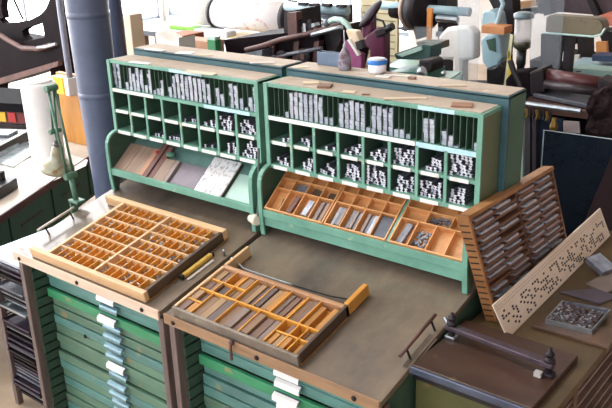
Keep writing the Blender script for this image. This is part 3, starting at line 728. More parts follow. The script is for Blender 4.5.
# drawer unit with coloured labels further back
p = at(29, 128, Y=1.75)
o = thing('label_cupboard', 'low black cupboard with small coloured labels behind the green table', 'cupboard', (p.x, 1.75, 0), (0, 0, .35))
bx((-1.0, 0, 0), (0, .45, p.z+.02), 'cupboard_body', IRON, o, .004); bx((-1.02, -.02, p.z+.13), (.02, .47, p.z+.20), 'cupboard_top', mat('matte_black', '#17161a', .85, spec=.1), o, .004)
bx((-1.0, .02, p.z+.02), (0, .45, p.z+.13), 'label_panel', MAROON, o)
for k, c in enumerate(('#d8b9a0', '#c23a34', '#e8c234', '#b32f38', '#d8b9a0', '#3fa040', '#e8c234', '#c23a34', '#7d2830')):
    bx((-.86+k*.095, .012, p.z+.035), (-.86+k*.095+.07, .019, p.z+.115), 'label', mat('label_colour_%d' % k, c, .6), o)
# white drum
dm = thing('plastic_drum', 'tall white plastic drum standing on the green table behind the lamp', 'drum', (-2.43, 1.16, .801))
zt = at(38, 82, Y=1.15).z-.801
MB().lathe([(.104, 0), (.108, .02), (.110, zt-.03), (.105, zt-.008), (.094, zt)], n=32).build('drum_body', PLASTIC, dm)
MB().lathe([(.094, zt), (.097, zt+.004), (.085, zt+.012), (.0, zt+.013)], n=32).build('drum_lid', PLASTIC, dm)

# ------------------------------------------------------------------ pixel helper for distant outlines with real depth
ZMIN = -9
def outline(pts, Y, depth, mb=None):
    mb = mb or MB()
    P = [at(x, y, Y=Y) for x, y in pts]
    for p in P: p.z = max(p.z, ZMIN)
    return mb.prism(P, (0, depth, 0))
# big iron press, top left
Yp = 3.6
base = at(30, 86, Y=Yp)
pr = thing('iron_press', 'huge dark iron press with open side frame in front of the left windows', 'press', (base.x, Yp, 0))
def prt(name, polys, depth, material, dy=0):
    for q in polys:
        mb = outline(q, Yp+dy, depth)
        for v in mb.bm.verts: v.co -= Vector((base.x, Yp, 0))
        mb.build(name, material, pr)
BRIDGE = mat('press_iron', '#1d1418', .65, .0, col2='#130c0f', scale=3, spec=.06)
prt('lower_frame', [[(-30, 40), (-8, 37), (18, 42), (27, 41), (46, 37), (66, 28), (66, 60), (58, 66), (0, 84), (-30, 92)]], .45, BRIDGE)
prt('side_frame', [[(45, 38), (42, 22), (41, 14), (46, 8), (49, 1), (49, -12), (66, -12), (66, 30)], [(-30, 10), (-4, 16), (3, 23), (10, 23.5), (30, 20), (42, 13.5), (43, 22), (27, 27.5), (22, 31), (23, 36), (27, 40), (18, 43), (-30, 41)], [(-30, -12), (3, -12), (1, 8), (3, 18), (-6, 20), (-30, 20)]], .09, BRIDGE, .08)
prt('bed_edge', [[(-30, 88), (0, 78), (58, 61), (58, 66), (0, 84), (-30, 94)]], .06, RUST, -.06)
prt('foot', [[(-28, 90), (-12, 86), (-14, 112), (-30, 116)], [(50, 64), (60, 62), (62, 92), (52, 95)]], .3, BRIDGE, .05)
P = [at(x, y, Y=Yp-.05)-Vector((base.x, Yp, 0)) for x, y in ((-8, 30), (8, 40), (22, 48), (38, 49), (52, 45))]
MB().tube(P, .03, 8).build('feed_rail', RUST, pr)
P = [at(x, y, Y=Yp-.07)-Vector((base.x, Yp, 0)) for x, y in ((38, 47.5), (46, 47), (56, 44))]
MB().tube(P, .018, 8).build('steel_lever', STEEL, pr)
P = [at(x, y, Y=Yp+.1)-Vector((base.x, Yp, 0)) for x, y in ((14, 0), (23, 19))]
MB().tube(P, .014, 8).build('brace_rod', IRON, pr)

# ------------------------------------------------------------------ long back table carrying the middle group
def yb_box(px0, px1, py_top, Y, depth, zb, name, material, parent=None, bevel=.004, origin=None):
    a = at(px0, py_top, Y=Y); b = at(px1, py_top, Y=Y)
    return MB().box((a.x, Y, zb), (b.x, Y+depth, (a.z+b.z)/2)).build(name, material, parent, bevel, origin)
# white table with paper roll
ta = at(128, 30, Y=3.2); tbq = at(292, 38, Y=3.2); tz = 1.27
wt = thing('white_table', 'long white-topped table under the big printed roll', 'table', (ta.x, 3.2, 0))
L = tbq.x-ta.x
bx((0, 0, tz-.04), (L, .9, tz), 'table_top', WHITE, wt, .004); bx((0, -.012, tz-.045), (L, 0, tz-.005), 'front_edge', mat('slate_edge', '#4d5560', .5), wt)
for xx in (.05, L-.13):
    for yy in (.05, .77): bx((xx, yy, 0), (xx+.08, yy+.08, tz-.04), 'leg', POST, wt)
bx((.02, .06, .55), (L-.02, .08, tz-.3), 'back_board', MAROON, wt)
# roll on stand
c0 = at(211, 10, Y=3.35); c1 = at(281, 19, Y=3.35); cz = tz+.17
rl = thing('printed_roll', 'big white roll with faint coloured print on the white table', 'roll', (c0.x, 3.45, cz))
RL = c1.x-c0.x
PRINT = mat('roll_print', '#f4f1ee', .6, col2='#e3b8ba', scale=14, stretch=(1, 1, 1), lo=.36, hi=.44)
MB().lathe([(.13, 0), (.13, RL)], (0,0,0), (1,0,0), 36).build('paper_roll', PRINT, rl)
MB().lathe([(.140, -.03), (.140, .0)], (0,0,0), (1,0,0), 36).build('end_ring', BLACK, rl)
MB().lathe([(.15, RL), (.15, RL+.05), (.10, RL+.06), (.05, RL+.1)], (0,0,0), (1,0,0), 36).build('end_drum', IRON, rl)
for xx in (-.02, RL+.02): bx((xx-.015, -.05, -.17), (xx+.015, .05, -.12), 'stand_foot', IRON, rl)
MB().lathe([(.12, -.35), (.12, -.05)], (0,0,0), (1,0,0), 36).build('far_roll', WHITE, rl)
a = at(186, 27, Z=tz); o = MB().box((0,0,0), (.42, .15, .035)).build('lime_tray', LIME, None, .008); o.location = (a.x-.05, 3.35, tz+.001); tag(o, 'lime green plastic tray lying left of the big roll on the white table', 'tray')
a = at(246, 32, Z=tz); o = MB().box((0,0,0), (.55, .28, .006)).build('card_sheet', mat('tan_card', '#cdb27c', .6), None); o.location = (a.x, 3.25, tz+.001); o.rotation_euler = (0, 0, .1); tag(o, 'tan card sheet lying in front of the big roll', 'card')
a = at(222, 30, Z=tz); o = MB().box((0,0,0), (.4, .12, .05)).build('paper_pad', mat('bluish_paper', '#d5d9e2', .6), None, .01); o.location = (a.x-.05, 3.24, tz+.001); tag(o, 'thick pale pad of paper lying in front of the big roll', 'paper')

# middle support: long low bench behind the racks
MT = thing('back_bench', 'long dark bench behind the racks carrying machines', 'bench', (-2.3, 1.5, 0))
bx((0, 0, 1.00), (2.72, 1.2, 1.05), 'bench_top', IRON, MT, .004)
for xx in (.05, 1.40, 2.6):
    for yy in (.05, 1.07): bx((xx, yy, 0), (xx+.08, yy+.08, 1.0), 'leg', IRON, MT)
def onb(px0, px1, py0, Y, depth, name, label, cat, material, bevel=.005, zb=1.051, py1=None):
    a = at(px0, py0, Y=Y); b = at(px1, py0, Y=Y)
    o = MB().box((0, 0, 0), (b.x-a.x, depth, (a.z+b.z)/2-zb)).build(name, material, None, bevel); o.location = (a.x, Y, zb)
    return tag(o, label, cat)
onb(154, 172, 37, 1.95, .3, 'cardboard_box', 'orange-brown box under the white table left of the white sack', 'box', CLAY)
onb(176, 211, 40, 2.0, .12, 'brown_panel', 'pinkish brown panel standing under the white table', 'panel', PINKB)
gb = onb(207, 215, 40, 1.7, .05, 'green_box', 'small green box with pale top behind the left teal rack', 'box', GREENBOX, .003)
bx((.002, .002, gb.dimensions.z), (gb.dimensions.x-.002, .048, gb.dimensions.z+.02), 'box_lid', PALEGREEN, gb)
a = at(158, 50, Y=1.7); o = thing('paper_sack', 'open white sack standing behind the left teal rack', 'sack', (a.x, 1.7, 1.051))
b = at(176, 35, Y=1.7); hgt = b.z-1.051; ww = b.x-a.x
MB().prism([(0, 0, 0), (ww, 0, 0), (ww*1.12, 0, hgt*.97), (ww*.55, .02, hgt*.9), (-.01, 0, hgt)], (0, .14, 0)).build('sack_body', WHITE, o)
# dark press with long beam
Yd = 2.2
base = at(290, 70, Y=Yd)
dp = thing('beam_press', 'dark old press with a long brown beam behind the left teal rack', 'press', (base.x, Yd, 1.051))
OFF = Vector((base.x, Yd, 1.051))
def part_outline(root, off, name, polys, Y, depth, material, bevel=0.):
    for q in polys:
        mb = outline(q, Y, depth)
        for v in mb.bm.verts: v.co -= off
        o = mb.build(name, material, root, bevel)
    return o
def part_tube(root, off, name, pts, Y, r, material, n=10):
    P = [at(x, y, Y=Y)-off for x, y in pts]
    return MB().tube(P, r, n).build(name, material, root)
part_outline(dp, OFF, 'body', [[(224, 40), (285, 33), (318, 34), (324, 60), (318, 90), (232, 90), (228, 62)]], Yd, .5, BRIDGE)
part_outline(dp, OFF, 'side_frame', [[(284, 12), (296, 10), (298, 36), (284, 36)], [(275, 34), (340, 26), (341, 40), (333, 56), (322, 62), (318, 48), (278, 52)]], Yd+.05, .25, IRON)
part_tube(dp, OFF, 'beam', [(246, 50), (262, 46), (280, 40), (312, 33), (342, 25)], Yd-.05, .017, RUST)
part_tube(dp, OFF, 'guide_rail', [(312, 35), (342, 27)], Yd-.09, .014, STEEL)
part_outline(dp, OFF, 'roller_bracket', [[(287, 13), (296, 12), (297, 34), (288, 35)]], Yd-.03, .06, RUST)
for k in range(6): part_outline(dp, OFF, 'gear', [[(298+k*3, 20+(k%3)*4), (302+k*3, 19+(k%3)*4), (303+k*3, 26+(k%2)*6), (299+k*3, 28+(k%2)*5)]], Yd+.0, .05, [IRON, STEEL, RUST][k % 3])
for px, py in ((262, 60), (283, 58), (305, 56)):
    c_ = at(px, py, Y=Yd-.03)-OFF
    MB().lathe([(.03, -.02), (.05, -.018), (.05, .018), (.03, .02)], c_, (0, 1, 0), 18).build('cog_wheel', IRON, dp); MB().lathe([(.018, -.03), (.018, .0)], c_, (0, 1, 0), 12).build('axle', RUST, dp)
for px in (270, 294, 314):
    part_outline(dp, OFF, 'rib', [[(px, 42), (px+5, 41), (px+2, 74), (px-3, 74)]], Yd-.02, .05, [RUST, IRON, RUST][px % 3])
part_tube(dp, OFF, 'tie_bar', [(250, 62), (300, 52), (322, 48)], Yd-.04, .012, LEADD)
part_outline(dp, OFF, 'clutter_plate', [[(228, 57), (262, 50), (262, 58), (232, 62)]], Yd-.12, .1, LEADD)
# steel tubes of machine further back
Ys = 3.1
b0 = at(300, 30, Y=Ys); st = thing('tube_frame', 'pale steel tube frame behind the dark beam press', 'frame', (b0.x, Ys, 0)); OS = Vector((b0.x, Ys, 0))
part_tube(st, OS, 'upper_tube', [(286, 6), (348, 11)], Ys, .035, LBLUE); part_tube(st, OS, 'middle_tube', [(290, 13), (348, 17)], Ys+.05, .022, LEADD); part_tube(st, OS, 'lower_tube', [(298, 18), (345, 21)], Ys+.03, .02, STEEL)
for px in (293, 345):
    p = at(px, 8, Y=Ys+.1); bx((p.x-.03-b0.x, .1, 0), (p.x+.03-b0.x, .16, p.z+.02), 'upright', IRON, st)
for k, (px, py) in enumerate(((298, 4), (309, 5), (322, 5), (336, 6))):
    part_outline(st, OS, 'clamp', [[(px, py-1.5), (px+7, py-1), (px+7, py+2), (px, py+1.5)]], Ys-.06, .05, IRON)
# swan-neck pipe
Yn = 1.85
b0 = at(333, 60, Y=Yn); sn = thing('swan_neck_pipe', 'white curved pipe rising beside the plum machine', 'pipe', (b0.x, Yn, 1.051)); OS = Vector((b0.x, Yn, 1.051))
part_tube(sn, OS, 'pipe', [(329, 22), (334, 19.5), (341, 20), (347, 24), (351, 32), (352, 42), (351, 60), (351, 95)], Yn, .016, PALEGREEN, 12); part_tube(sn, OS, 'nozzle', [(329, 22), (325, 23.5)], Yn, .02, LEADD)
# plum machine
Ym = 1.9
b0 = at(374, 62, Y=Ym); pm = thing('stapling_machine', 'plum-coloured machine with tilted dark disc behind the right rack', 'machine', (b0.x, Ym, 1.051)); OS = Vector((b0.x, Ym, 1.051))
part_outline(pm, OS, 'body', [[(361, 41), (366, 35), (378, 27), (384, 33), (384, 58), (383, 100), (369, 100), (369, 50), (362, 44)]], Ym, .07, PLUM, .012)
part_outline(pm, OS, 'neck', [[(361, 18), (372, 14), (372, 30), (366, 40), (361, 38)]], Ym+.01, .05, PLUM, .01)
part_outline(pm, OS, 'arm', [[(374, 31), (386, 26), (389, 31), (384, 35), (376, 38)]], Ym-.02, .05, IRON, .006)
part_tube(pm, OS, 'knob', [(386, 29.5), (393, 26)], Ym-.01, .02, BLACK)
pc_ = at(371, 14, Y=Ym+.05)-OS
MB().lathe([(.0, -.016), (.055, -.014), (.086, -.004), (.09, .006), (.06, .02), (.02, .028)], pc_, Vector((-.55, -.45, .62)), 26).build('tilted_disc', mat('plum_dark', '#2f2329', .6, spec=.2), pm)
part_tube(pm, OS, 'hose', [(376, 19), (383, 21), (385, 26)], Ym-.02, .006, BLACK, 8)
# magenta cloth and orange card at left of it
b0 = at(352, 58, Y=1.75); o = thing('feed_hopper', 'magenta hopper with an orange and white bag beside the plum machine', 'hopper', (b0.x, 1.75, 1.051)); OS = Vector((b0.x, 1.75, 1.051))
part_outline(o, OS, 'hopper_body', [[(343, 42), (347, 40), (357, 52), (362, 54), (361, 100), (344, 100)]], 1.75, .035, PINK, .006); part_outline(o, OS, 'bag', [[(345, 30), (356, 31), (360, 44), (356, 50), (349, 41)]], 1.73, .05, mat('orange_bag', '#e0b070', .6, col2='#e8e0d0', scale=9), .008); part_outline(o, OS, 'strut', [[(347, 40), (349, 39), (359, 55), (357, 56)]], 1.70, .02, WHITE)
part_outline(o, OS, 'clip', [[(355, 42), (361, 40), (363, 48), (357, 50)]], 1.70, .03, BLACK)
# items standing on the right teal rack
zr = 1.733+.0025
a = at(316, 67, Z=zr); b = at(341, 70, Z=zr)
o = thing('metal_tray_box', 'blue-grey open metal box on the rear edge of the right teal rack', 'box', (.082, .84, zr)); 
bx((0, 0, 0), (.135, .035, .004), 'bottom', BLUEGREY, o)
for p, q in (((0,0,.004),(.135,.003,.052)), ((0,.032,.004),(.135,.035,.052)), ((0,.003,.004),(.003,.032,.052)), ((.132,.003,.004),(.135,.032,.052))): bx(p, q, 'wall', BLUEGREY, o)
o = thing('cloth_bottle', 'grey and maroon bottle-shaped pad on the right teal rack', 'bottle', (.238, .815, zr))
o.scale = (.82, .82, .9)
MB().lathe([(.028, 0), (.031, .01), (.031, .045), (.024, .07), (.013, .088), (.008, .094), (.008, .11)], n=20).build('bottle_body', mat('grey_maroon', '#8d8a94', .5, col2='#5a3a44', scale=22, lo=.42, hi=.55), o)
MB().tube([(0,0,.11), (-.003,0,.17)], .003, 8).build('spout', STEEL, o)
o = thing('paste_tub', 'white tub with a blue rim on the right teal rack', 'tub', (.378, .833, zr))
o.scale = (.8, .8, .85)
MB().lathe([(.036, 0), (.042, .006), (.045, .055)], n=24).build('tub_body', mat('tub_white', '#eef0f2', .4, col2='#8fa3c0', scale=30, stretch=(1,1,.3), lo=.28, hi=.4), o); MB().lathe([(.047, .040), (.048, .042), (.048, .058), (.046, .060)], n=24).build('blue_band', LBLUELID, o); MB().lathe([(.044, .060), (.040, .064), (.0, .065)], n=24).build('tub_lid', mat('tub_lid_grey', '#c9ccd0', .5), o)
o = MB().box((0,0,0), (.1, .006, .004)).build('brush_handle', WHITE); o.location = (.43, .80, zr); o.rotation_euler = (0, 0, .3)
tag(o, 'small white stick beside the blue-rimmed tub on the right teal rack', 'stick')

# teal instrument group
TT = mat('teal_metal', '#4a7d74', .4, col2='#3d6b63', scale=5)
b0 = at(405, 70, Y=1.75); o = thing('offset_machine', 'dark teal machine with pale slanted lids behind the right teal rack', 'machine', (b0.x, 1.75, 1.051)); OS = Vector((b0.x, 1.75, 1.051))
def slab_px(pts, Z, h):  # horizontal slab outlined at height Z
    P = [at(x, y, Z=Z) for x, y in pts]; return [(p.x, p.y, Z) for p in P], h
def hslab(root, off, name, pts, Z, h, material):
    P, h = slab_px(pts, Z, h); mb = MB().prism(P, (0,0,-h))
    for v in mb.bm.verts: v.co -= off
    return mb.build(name, material, root, .003)
hslab(o, OS, 'flat_body', [(384, 66), (399, 58), (424, 61), (413, 71)], 1.46, .12, TT); hslab(o, OS, 'flat_lid', [(386, 66), (400, 59), (423, 61), (411, 70)], 1.465, .004, PALEGREEN)
part_outline(o, OS, 'lid_box', [[(394, 54), (423, 44), (431, 46), (430, 58), (419, 60), (396, 59)]], 1.95, .12, mat('teal_dark2', '#35554f', .4), .004)
part_outline(o, OS, 'lid_glass', [[(396, 54.5), (421, 46), (422, 50), (402, 57)]], 1.935, .01, PALEGREEN)
part_outline(o, OS, 'motor', [[(418, 60), (430, 60), (433, 64), (432, 72), (420, 74)]], 1.8, .12, IRON, .01)
part_outline(o, OS, 'pedestal', [[(388, 72), (428, 72), (428, 110), (388, 110)]], 1.86, .18, TT)
part_tube(o, OS, 'knob', [(424, 70), (419, 73)], 1.72, .022, STEEL)
b0 = at(447, 82, Y=1.55); o = thing('teal_box', 'teal box with a pale lid at the right behind the right teal rack', 'box', (b0.x, 1.55, 1.051)); OS = Vector((b0.x, 1.55, 1.051))
hslab(o, OS, 'box_body', [(427, 78), (434, 70), (463, 71), (460, 82), (446, 84)], 1.46, .4, TT); hslab(o, OS, 'box_lid', [(428, 77), (435, 70.5), (461, 71.5), (448, 80)], 1.464, .004, PALEGREEN); part_tube(o, OS, 'lid_knob', [(443, 74), (445, 72.5)], 1.62, .012, STEEL)

# flywheel machine in the middle back
Yw = 2.9
b0 = at(420, 30, Y=Yw); fm = thing('shaft_machine', 'machine with a dark flywheel on a long steel shaft and orange belt', 'machine', (b0.x, Yw, 0)); OS = Vector((b0.x, Yw, 0))
part_tube(fm, OS, 'shaft', [(378, 5), (400, 7), (440, 10), (470, 12)], Yw, .028, LBLUE, 12)
c = at(422, 9, Y=Yw)-OS
MB().lathe([(.13, -.05), (.14, -.045), (.14, .045), (.13, .05), (.05, .055)], c, (1, -.25, 0), 28).build('flywheel', IRON, fm); MB().lathe([(.143, -.075), (.143, -.048)], c, (1, -.25, 0), 28).build('wheel_rim', mat('tan_rim', '#b39a86', .5), fm)
part_outline(fm, OS, 'belt', [[(427, 8), (432, 9), (430, 42), (426.5, 42)]], Yw-.14, .02, mat('orange_belt', '#d98a3a', .5))
part_outline(fm, OS, 'frame_post', [[(437, -6), (447, -6), (448, 36), (452, 44), (452, 90), (440, 90), (438, 30)]], Yw+.05, .14, IRON)
part_tube(fm, OS, 'curved_guard', [(392, 10), (402, 11), (412, 17), (419, 26), (422, 38)], Yw+.02, [.05, .055, .05, .045, .04], BRIDGE, 10)
part_outline(fm, OS, 'grey_shoe', [[(396, 28), (414, 22), (418, 28), (404, 32)]], Yw+.1, .1, LEADD, .01)
part_tube(fm, OS, 'tie_rod', [(437, 34), (472, 37)], Yw-.05, .018, LEADD, 8)
part_tube(fm, OS, 'cross_tube', [(437, 18), (458, 20)], Yw-.02, .024, STEEL, 8)
part_outline(fm, OS, 'base', [[(395, 90), (470, 92), (470, 110), (395, 108)]], Yw, .4, BRIDGE)
part_outline(fm, OS, 'base_leg', [[(397, 108), (470, 110), (470, 170), (397, 168)]], Yw+.05, .3, BRIDGE)
# white cover behind
b0 = at(460, 60, Y=2.75); cv = MB().prism([at(x, y, Y=2.7) for x, y in ((436, 60), (438, 36), (446, 28), (468, 26), (474, 34), (474, 60), (462, 61), (462, 230), (452, 230), (452, 60))], (0, .1, 0)).build('white_cover', WHITE, None, .02, (b0.x, 2.7, 0)); tag(cv, 'rounded white cover plate behind the acrylic sheets', 'cover')
# acrylic box with base
b0 = at(432, 48, Y=2.3); o = thing('acrylic_box', 'clear acrylic guard on a beige base beside the orange belt', 'guard', (b0.x, 2.3, 1.0)); OS = Vector((b0.x, 2.3, 1.0))
part_outline(o, OS, 'guard', [[(414, 27), (442, 27), (441, 45), (416, 45)]], 2.3, .012, ACRYL); part_outline(o, OS, 'base', [[(416, 42), (441, 42), (441, 49), (418, 49)]], 2.32, .1, TANK, .004); ZMIN = 1.0515
part_outline(o, OS, 'stand', [[(424, 49), (434, 49), (434, 150), (424, 150)]], 2.36, .06, LEADD)
ZMIN = -9
# cream lined board
a0 = at(383, 52, Y=3.3); a1 = at(397, 52, Y=3.3); z1_ = at(390, -8, Y=3.3).z
o = thing('lined_board', 'tall cream lined board standing behind the plum machine', 'board', (a0.x-.2, 3.3, 0))
wd = a1.x-a0.x+.2
bx((0, 0, 0), (wd, .03, z1_), 'panel', mat('cream_board', '#e6dcb8', .6, col2='#d8cca4', scale=4), o)
mb = MB()
for k in range(22): mb.box((.02, -.003, z1_-.06-k*.05), (wd-.02, 0, z1_-.052-k*.05))
mb.build('ruled_lines', mat('ruled_line', '#a8976a', .7), o)

# ------------------------------------------------------------------ right back group
# acrylic sheets
def sheet(pts, Y, zb, label):
    P = [at(x, y, Y=Y) for x, y in pts]
    P[2].z = P[3].z = zb
    o = MB().prism(P, (.0, .008, 0)).build('acrylic_sheet', ACRYL, None, 0, (P[0].x, Y, P[0].z)); return tag(o, label, 'sheet')
sheet([(456, -20), (480, -22), (478, 96), (467, 96)], 1.6, 1.0515, 'clear acrylic sheet standing behind the right teal rack')
# light blue machine
Yb = 2.3
b0 = at(490, 60, Y=Yb); lm = thing('blue_machine', 'pale blue machine with a wooden block shelf behind the acrylic sheet', 'machine', (b0.x, Yb, 0)); OS = Vector((b0.x, Yb, 0))
part_outline(lm, OS, 'upper_casing', [[(482, 12), (490, 10), (496, 14), (498, 28), (484, 29), (480, 22)]], Yb, .12, LBLUE, .01)
part_outline(lm, OS, 'lower_casing', [[(480, 40), (486, 35), (500, 36), (502, 58), (497, 66), (488, 70), (482, 62)]], Yb, .14, LBLUE, .01)
part_outline(lm, OS, 'dark_port', [[(486, 40), (495, 38), (496, 52), (489, 50)]], Yb-.004, .02, DGREEN)
part_outline(lm, OS, 'back_frame', [[(486, -6), (512, -6), (514, 30), (505, 50), (505, 100), (494, 100), (497, 60), (499, 20)]], Yb+.16, .1, IRON)
p0 = at(481, 33, Y=Yb-.10)-OS; p1 = at(504, 36, Y=Yb-.10)-OS
bx((p0.x, -.10, p0.z), (p1.x, .0, p0.z+.04), 'wood_block', mat('block_orange', '#cf9160', .55, col2='#b87848', scale=8), lm, .003)
part_tube(lm, OS, 'lever', [(500, -4), (503, 4), (500, 13), (496, 26)], Yb-.02, .012, LBLUE, 8)
part_outline(lm, OS, 'cable_cluster', [[(486, 68), (494, 68), (500, 62), (503, 66), (502, 100), (486, 100)]], Yb-.08, .1, BLACK, .01)
ZMIN = 1.0515
part_outline(lm, OS, 'pedestal', [[(482, 98), (506, 98), (506, 220), (482, 220)]], Yb, .24, IRON)
ZMIN = -9
# straps
for pts, c, lb in ((((510, 34), (513, 35), (503, 88), (499, 88)), '#d8d2a4', 'cream strap hanging beside the glass jar'), (((507, 52), (509.5, 50), (511.5, 66), (509, 86), (506.5, 86), (508.5, 66)), '#e8c630', 'yellow strap hanging beside the glass jar')):
    P = [at(x, y, Y=2.05) for x, y in pts]
    zm = min(q.z for q in P)
    for q in P:
        if q.z < zm+.02: q.z = 1.0515
    o = MB().prism(P, (0, .006, 0)).build('strap', mat('strap_'+c[1:], c, .6), None, 0, (P[0].x, 2.05, P[0].z)); tag(o, lb, 'strap')
# glass jar on pole
Yj = 2.08
p0 = at(522, 46, Y=Yj); p1 = at(522, 18, Y=Yj); pb = at(520, 86, Y=Yj)
jr_ = thing('ink_jar', 'glass jar with grey lid on a dark pole behind the right rack', 'jar', (p0.x, Yj, 0))
hj = p1.z-p0.z
MB().lathe([(.04, p0.z), (.042, p0.z+.01), (.042, p1.z), (.038, p1.z)], n=24).build('glass_body', JARG, jr_)
MB().lathe([(.048, p1.z), (.05, p1.z+.004), (.05, p1.z+.022), (.03, p1.z+.03)], n=24).build('lid', mat('lid_grey', '#6f8086', .35, .2), jr_)
MB().lathe([(.022, p0.z-.02), (.042, p0.z-.005), (.043, p0.z+.025), (.038, p0.z+.03)], n=24).build('metal_collar', mat('collar_olive', '#6a6650', .35, .5, col2='#3f4034', scale=20), jr_)
MB().lathe([(.06, 0), (.05, .05), (.019, .08), (.019, p0.z-.1), (.024, p0.z-.09), (.024, p0.z-.02)], n=16).build('pole', BLACK, jr_)
# beige tank
Yt = 2.02
a = at(546, 24, Y=Yt); b = at(598, 26, Y=Yt)
tk = thing('beige_tank', 'long beige tank with a rounded end above the dark presses', 'tank', (a.x, Yt, a.z))
Lt = b.x-a.x; rr = .041
pts = [(0, -rr), (Lt-rr*.4, -rr)] + [(Lt-rr*.4+rr*math.cos(-PI/2+PI*k/10), rr*math.sin(-PI/2+PI*k/10)) for k in range(1, 10)] + [(Lt-rr*.4, rr), (0, rr)]
MB().prism([(x, 0, z) for x, z in pts], (0, .09, 0)).build('tank_body', TANK, tk, .012)
MB().prism([(x*.98+.002, -.004, z*.84) for x, z in pts], (0, .006, 0)).build('face_plate', mat('tank_face', '#6d634c', .5, col2='#524a38', scale=28, stretch=(1, 1, .5), lo=.3, hi=.42), tk)
MB().tube([(0, -.006, -rr), (Lt-rr*.4, -.006, -rr), (Lt+.02, -.006, -rr*.7), (Lt+.035, -.006, 0)], .005, 8).build('edge_wire', PALEGREEN, tk)
for xx in (.03, .09): bx((xx, .02, -a.z), (xx+.035, .07, -rr), 'stand_leg', IRON, tk)
# frames & dark machinery behind tank
b0 = at(575, 50, Y=2.6); dk = thing('dark_machine', 'tall dark iron machine behind the beige tank', 'machine', (b0.x, 2.6, 0)); OS = Vector((b0.x, 2.6, 0))
part_outline(dk, OS, 'upright', [[(541, 34), (557, 34), (556, 70), (552, 100), (540, 100)], [(577, 34), (584, 32), (585, 60), (578, 62)], [(560, 34), (574, 33), (576, 44), (562, 46)], [(592, 30), (612, 32), (630, 34), (630, 56), (606, 54), (600, 36)]], 2.75, .15, IRON)
part_outline(dk, OS, 'upper_beam', [[(533, -10), (640, -10), (640, 12), (598, 15), (560, 12), (540, 14)]], 2.75, .3, mat('machine_brown', '#4f3c3e', .5, col2='#30262a', scale=5))
part_outline(dk, OS, 'red_shelf', [[(598, 16), (640, 18), (640, 28), (607, 26)]], 2.55, .2, mat('salmon_shelf', '#c9735a', .5))
part_outline(dk, OS, 'orange_plate', [[(596, 42), (606, 42), (607, 53), (596, 54)]], 2.55, .03, mat('orange_panel', '#d08a4a', .5))  # small plate in plain orange
part_outline(dk, OS, 'roller_bar', [[(518, 2), (536, 0), (536, 6), (518, 9)]], 2.7, .1, mat('tan_roller', '#b08a62', .5))
part_outline(dk, OS, 'black_bar', [[(514, 10), (536, 8), (536, 14), (514, 16)]], 2.72, .1, BLACK)
part_outline(dk, OS, 'brace', [[(584, -6), (590, -6), (600, 16), (594, 17)], [(540, 0), (548, -4), (552, 14), (544, 16)]], 2.7, .08, IRON)
ZMIN = 0
part_outline(dk, OS, 'lower_body', [[(530, 60), (572, 66), (640, 60), (640, 320), (530, 320)]], 2.95, .5, BRIDGE)
ZMIN = -9
for px, py in ((563, 52), (568, 52), (574, 55), (560, 71)):
    part_outline(dk, OS, 'white_plate', [[(px, py), (px+5, py), (px+4, py+9), (px-1, py+9)]], 2.58, .02, WHITE)
# pale desk
b0 = at(590, 66, Y=2.0); o = thing('pale_desk', 'teal-grey cabinet with pale sloping top at the right edge', 'cabinet', (b0.x, 2.15, 0)); OS = Vector((b0.x, 2.15, 0))
hslab(o, OS, 'desk_top', [(569, 67), (582, 57), (640, 60), (640, 76)], 1.53, .03, LBLUE)
ZMIN = 0
part_outline(o, OS, 'desk_body', [[(571, 68), (640, 74), (640, 330), (571, 330)]], 2.17, .12, mat('desk_teal', '#9fbcb2', .5, col2='#86a49a', scale=4))
ZMIN = -9
part_outline(o, OS, 'black_tray', [[(592, 55), (640, 57), (640, 64), (592, 61)]], 2.35, .1, DBLUE)
part_tube(o, OS, 'knob', [(578.5, 71), (578.5, 71.6)], 2.15, .014, BLACK)
# dark roller press
Yr = 1.72
b0 = at(560, 110, Y=Yr); rp_ = thing('roller_press', 'dark roller press with brown ink roller behind the right rack', 'press', (b0.x, Yr, 0)); OS = Vector((b0.x, Yr, 0))
BR1 = mat('roller_brown', '#5a3232', .3, col2='#472527', scale=6)
part_outline(rp_, OS, 'drive_box', [[(505, 80), (512, 72), (530, 70), (533, 116), (505, 112)]], Yr+.16, .1, BRIDGE, .01)
part_tube(rp_, OS, 'drive_lever', [(510, 60), (514, 72), (520, 84), (524, 96)], Yr+.1, .014, BLACK, 8)
part_outline(rp_, OS, 'acrylic_guard', [[(532, -20), (566, -22), (560, 56), (558, 76), (530, 74), (529, 62)]], Yr+.27, .008, ACRYL)
part_tube(rp_, OS, 'ink_roller', [(543, 75), (600, 84)], Yr+.18, .034, BR1, 16)
part_tube(rp_, OS, 'second_roller', [(545, 84), (598, 92)], Yr+.14, .021, mat('roller_grey', '#3c3236', .35), 12)
part_outline(rp_, OS, 'roller_bracket', [[(529, 72), (543, 68), (545, 92), (530, 96)], [(598, 78), (612, 84), (612, 110), (596, 106)]], Yr+.13, .12, IRON, .01)
hslab(rp_, OS, 'steel_bed', [(533, 93), (540, 88), (606, 96), (596, 106)], 1.475, .02, mat('bed_steel_dark', '#585a62', .4, .3))
hslab(rp_, OS, 'front_bed', [(523, 103), (534, 92), (600, 100), (592, 111)], 1.45, .04, mat('bed_rust', '#5d4038', .45, col2='#44302c', scale=6))
part_tube(rp_, OS, 'front_rail', [(521, 103), (581, 111)], Yr-.02, .012, STEEL, 8)
ZMIN = 0
part_outline(rp_, OS, 'body', [[(522, 110), (592, 116), (640, 118), (640, 350), (522, 350)]], Yr+.1, .15, BRIDGE)
ZMIN = -9
sb = part_outline(rp_, OS, 'side_bulk', [[(588, 98), (604, 88), (640, 84), (640, 152), (584, 142)]], Yr-.04, .12, mat('bulk_dark', '#261a1b', .8, col2='#171011', scale=14, spec=.1))
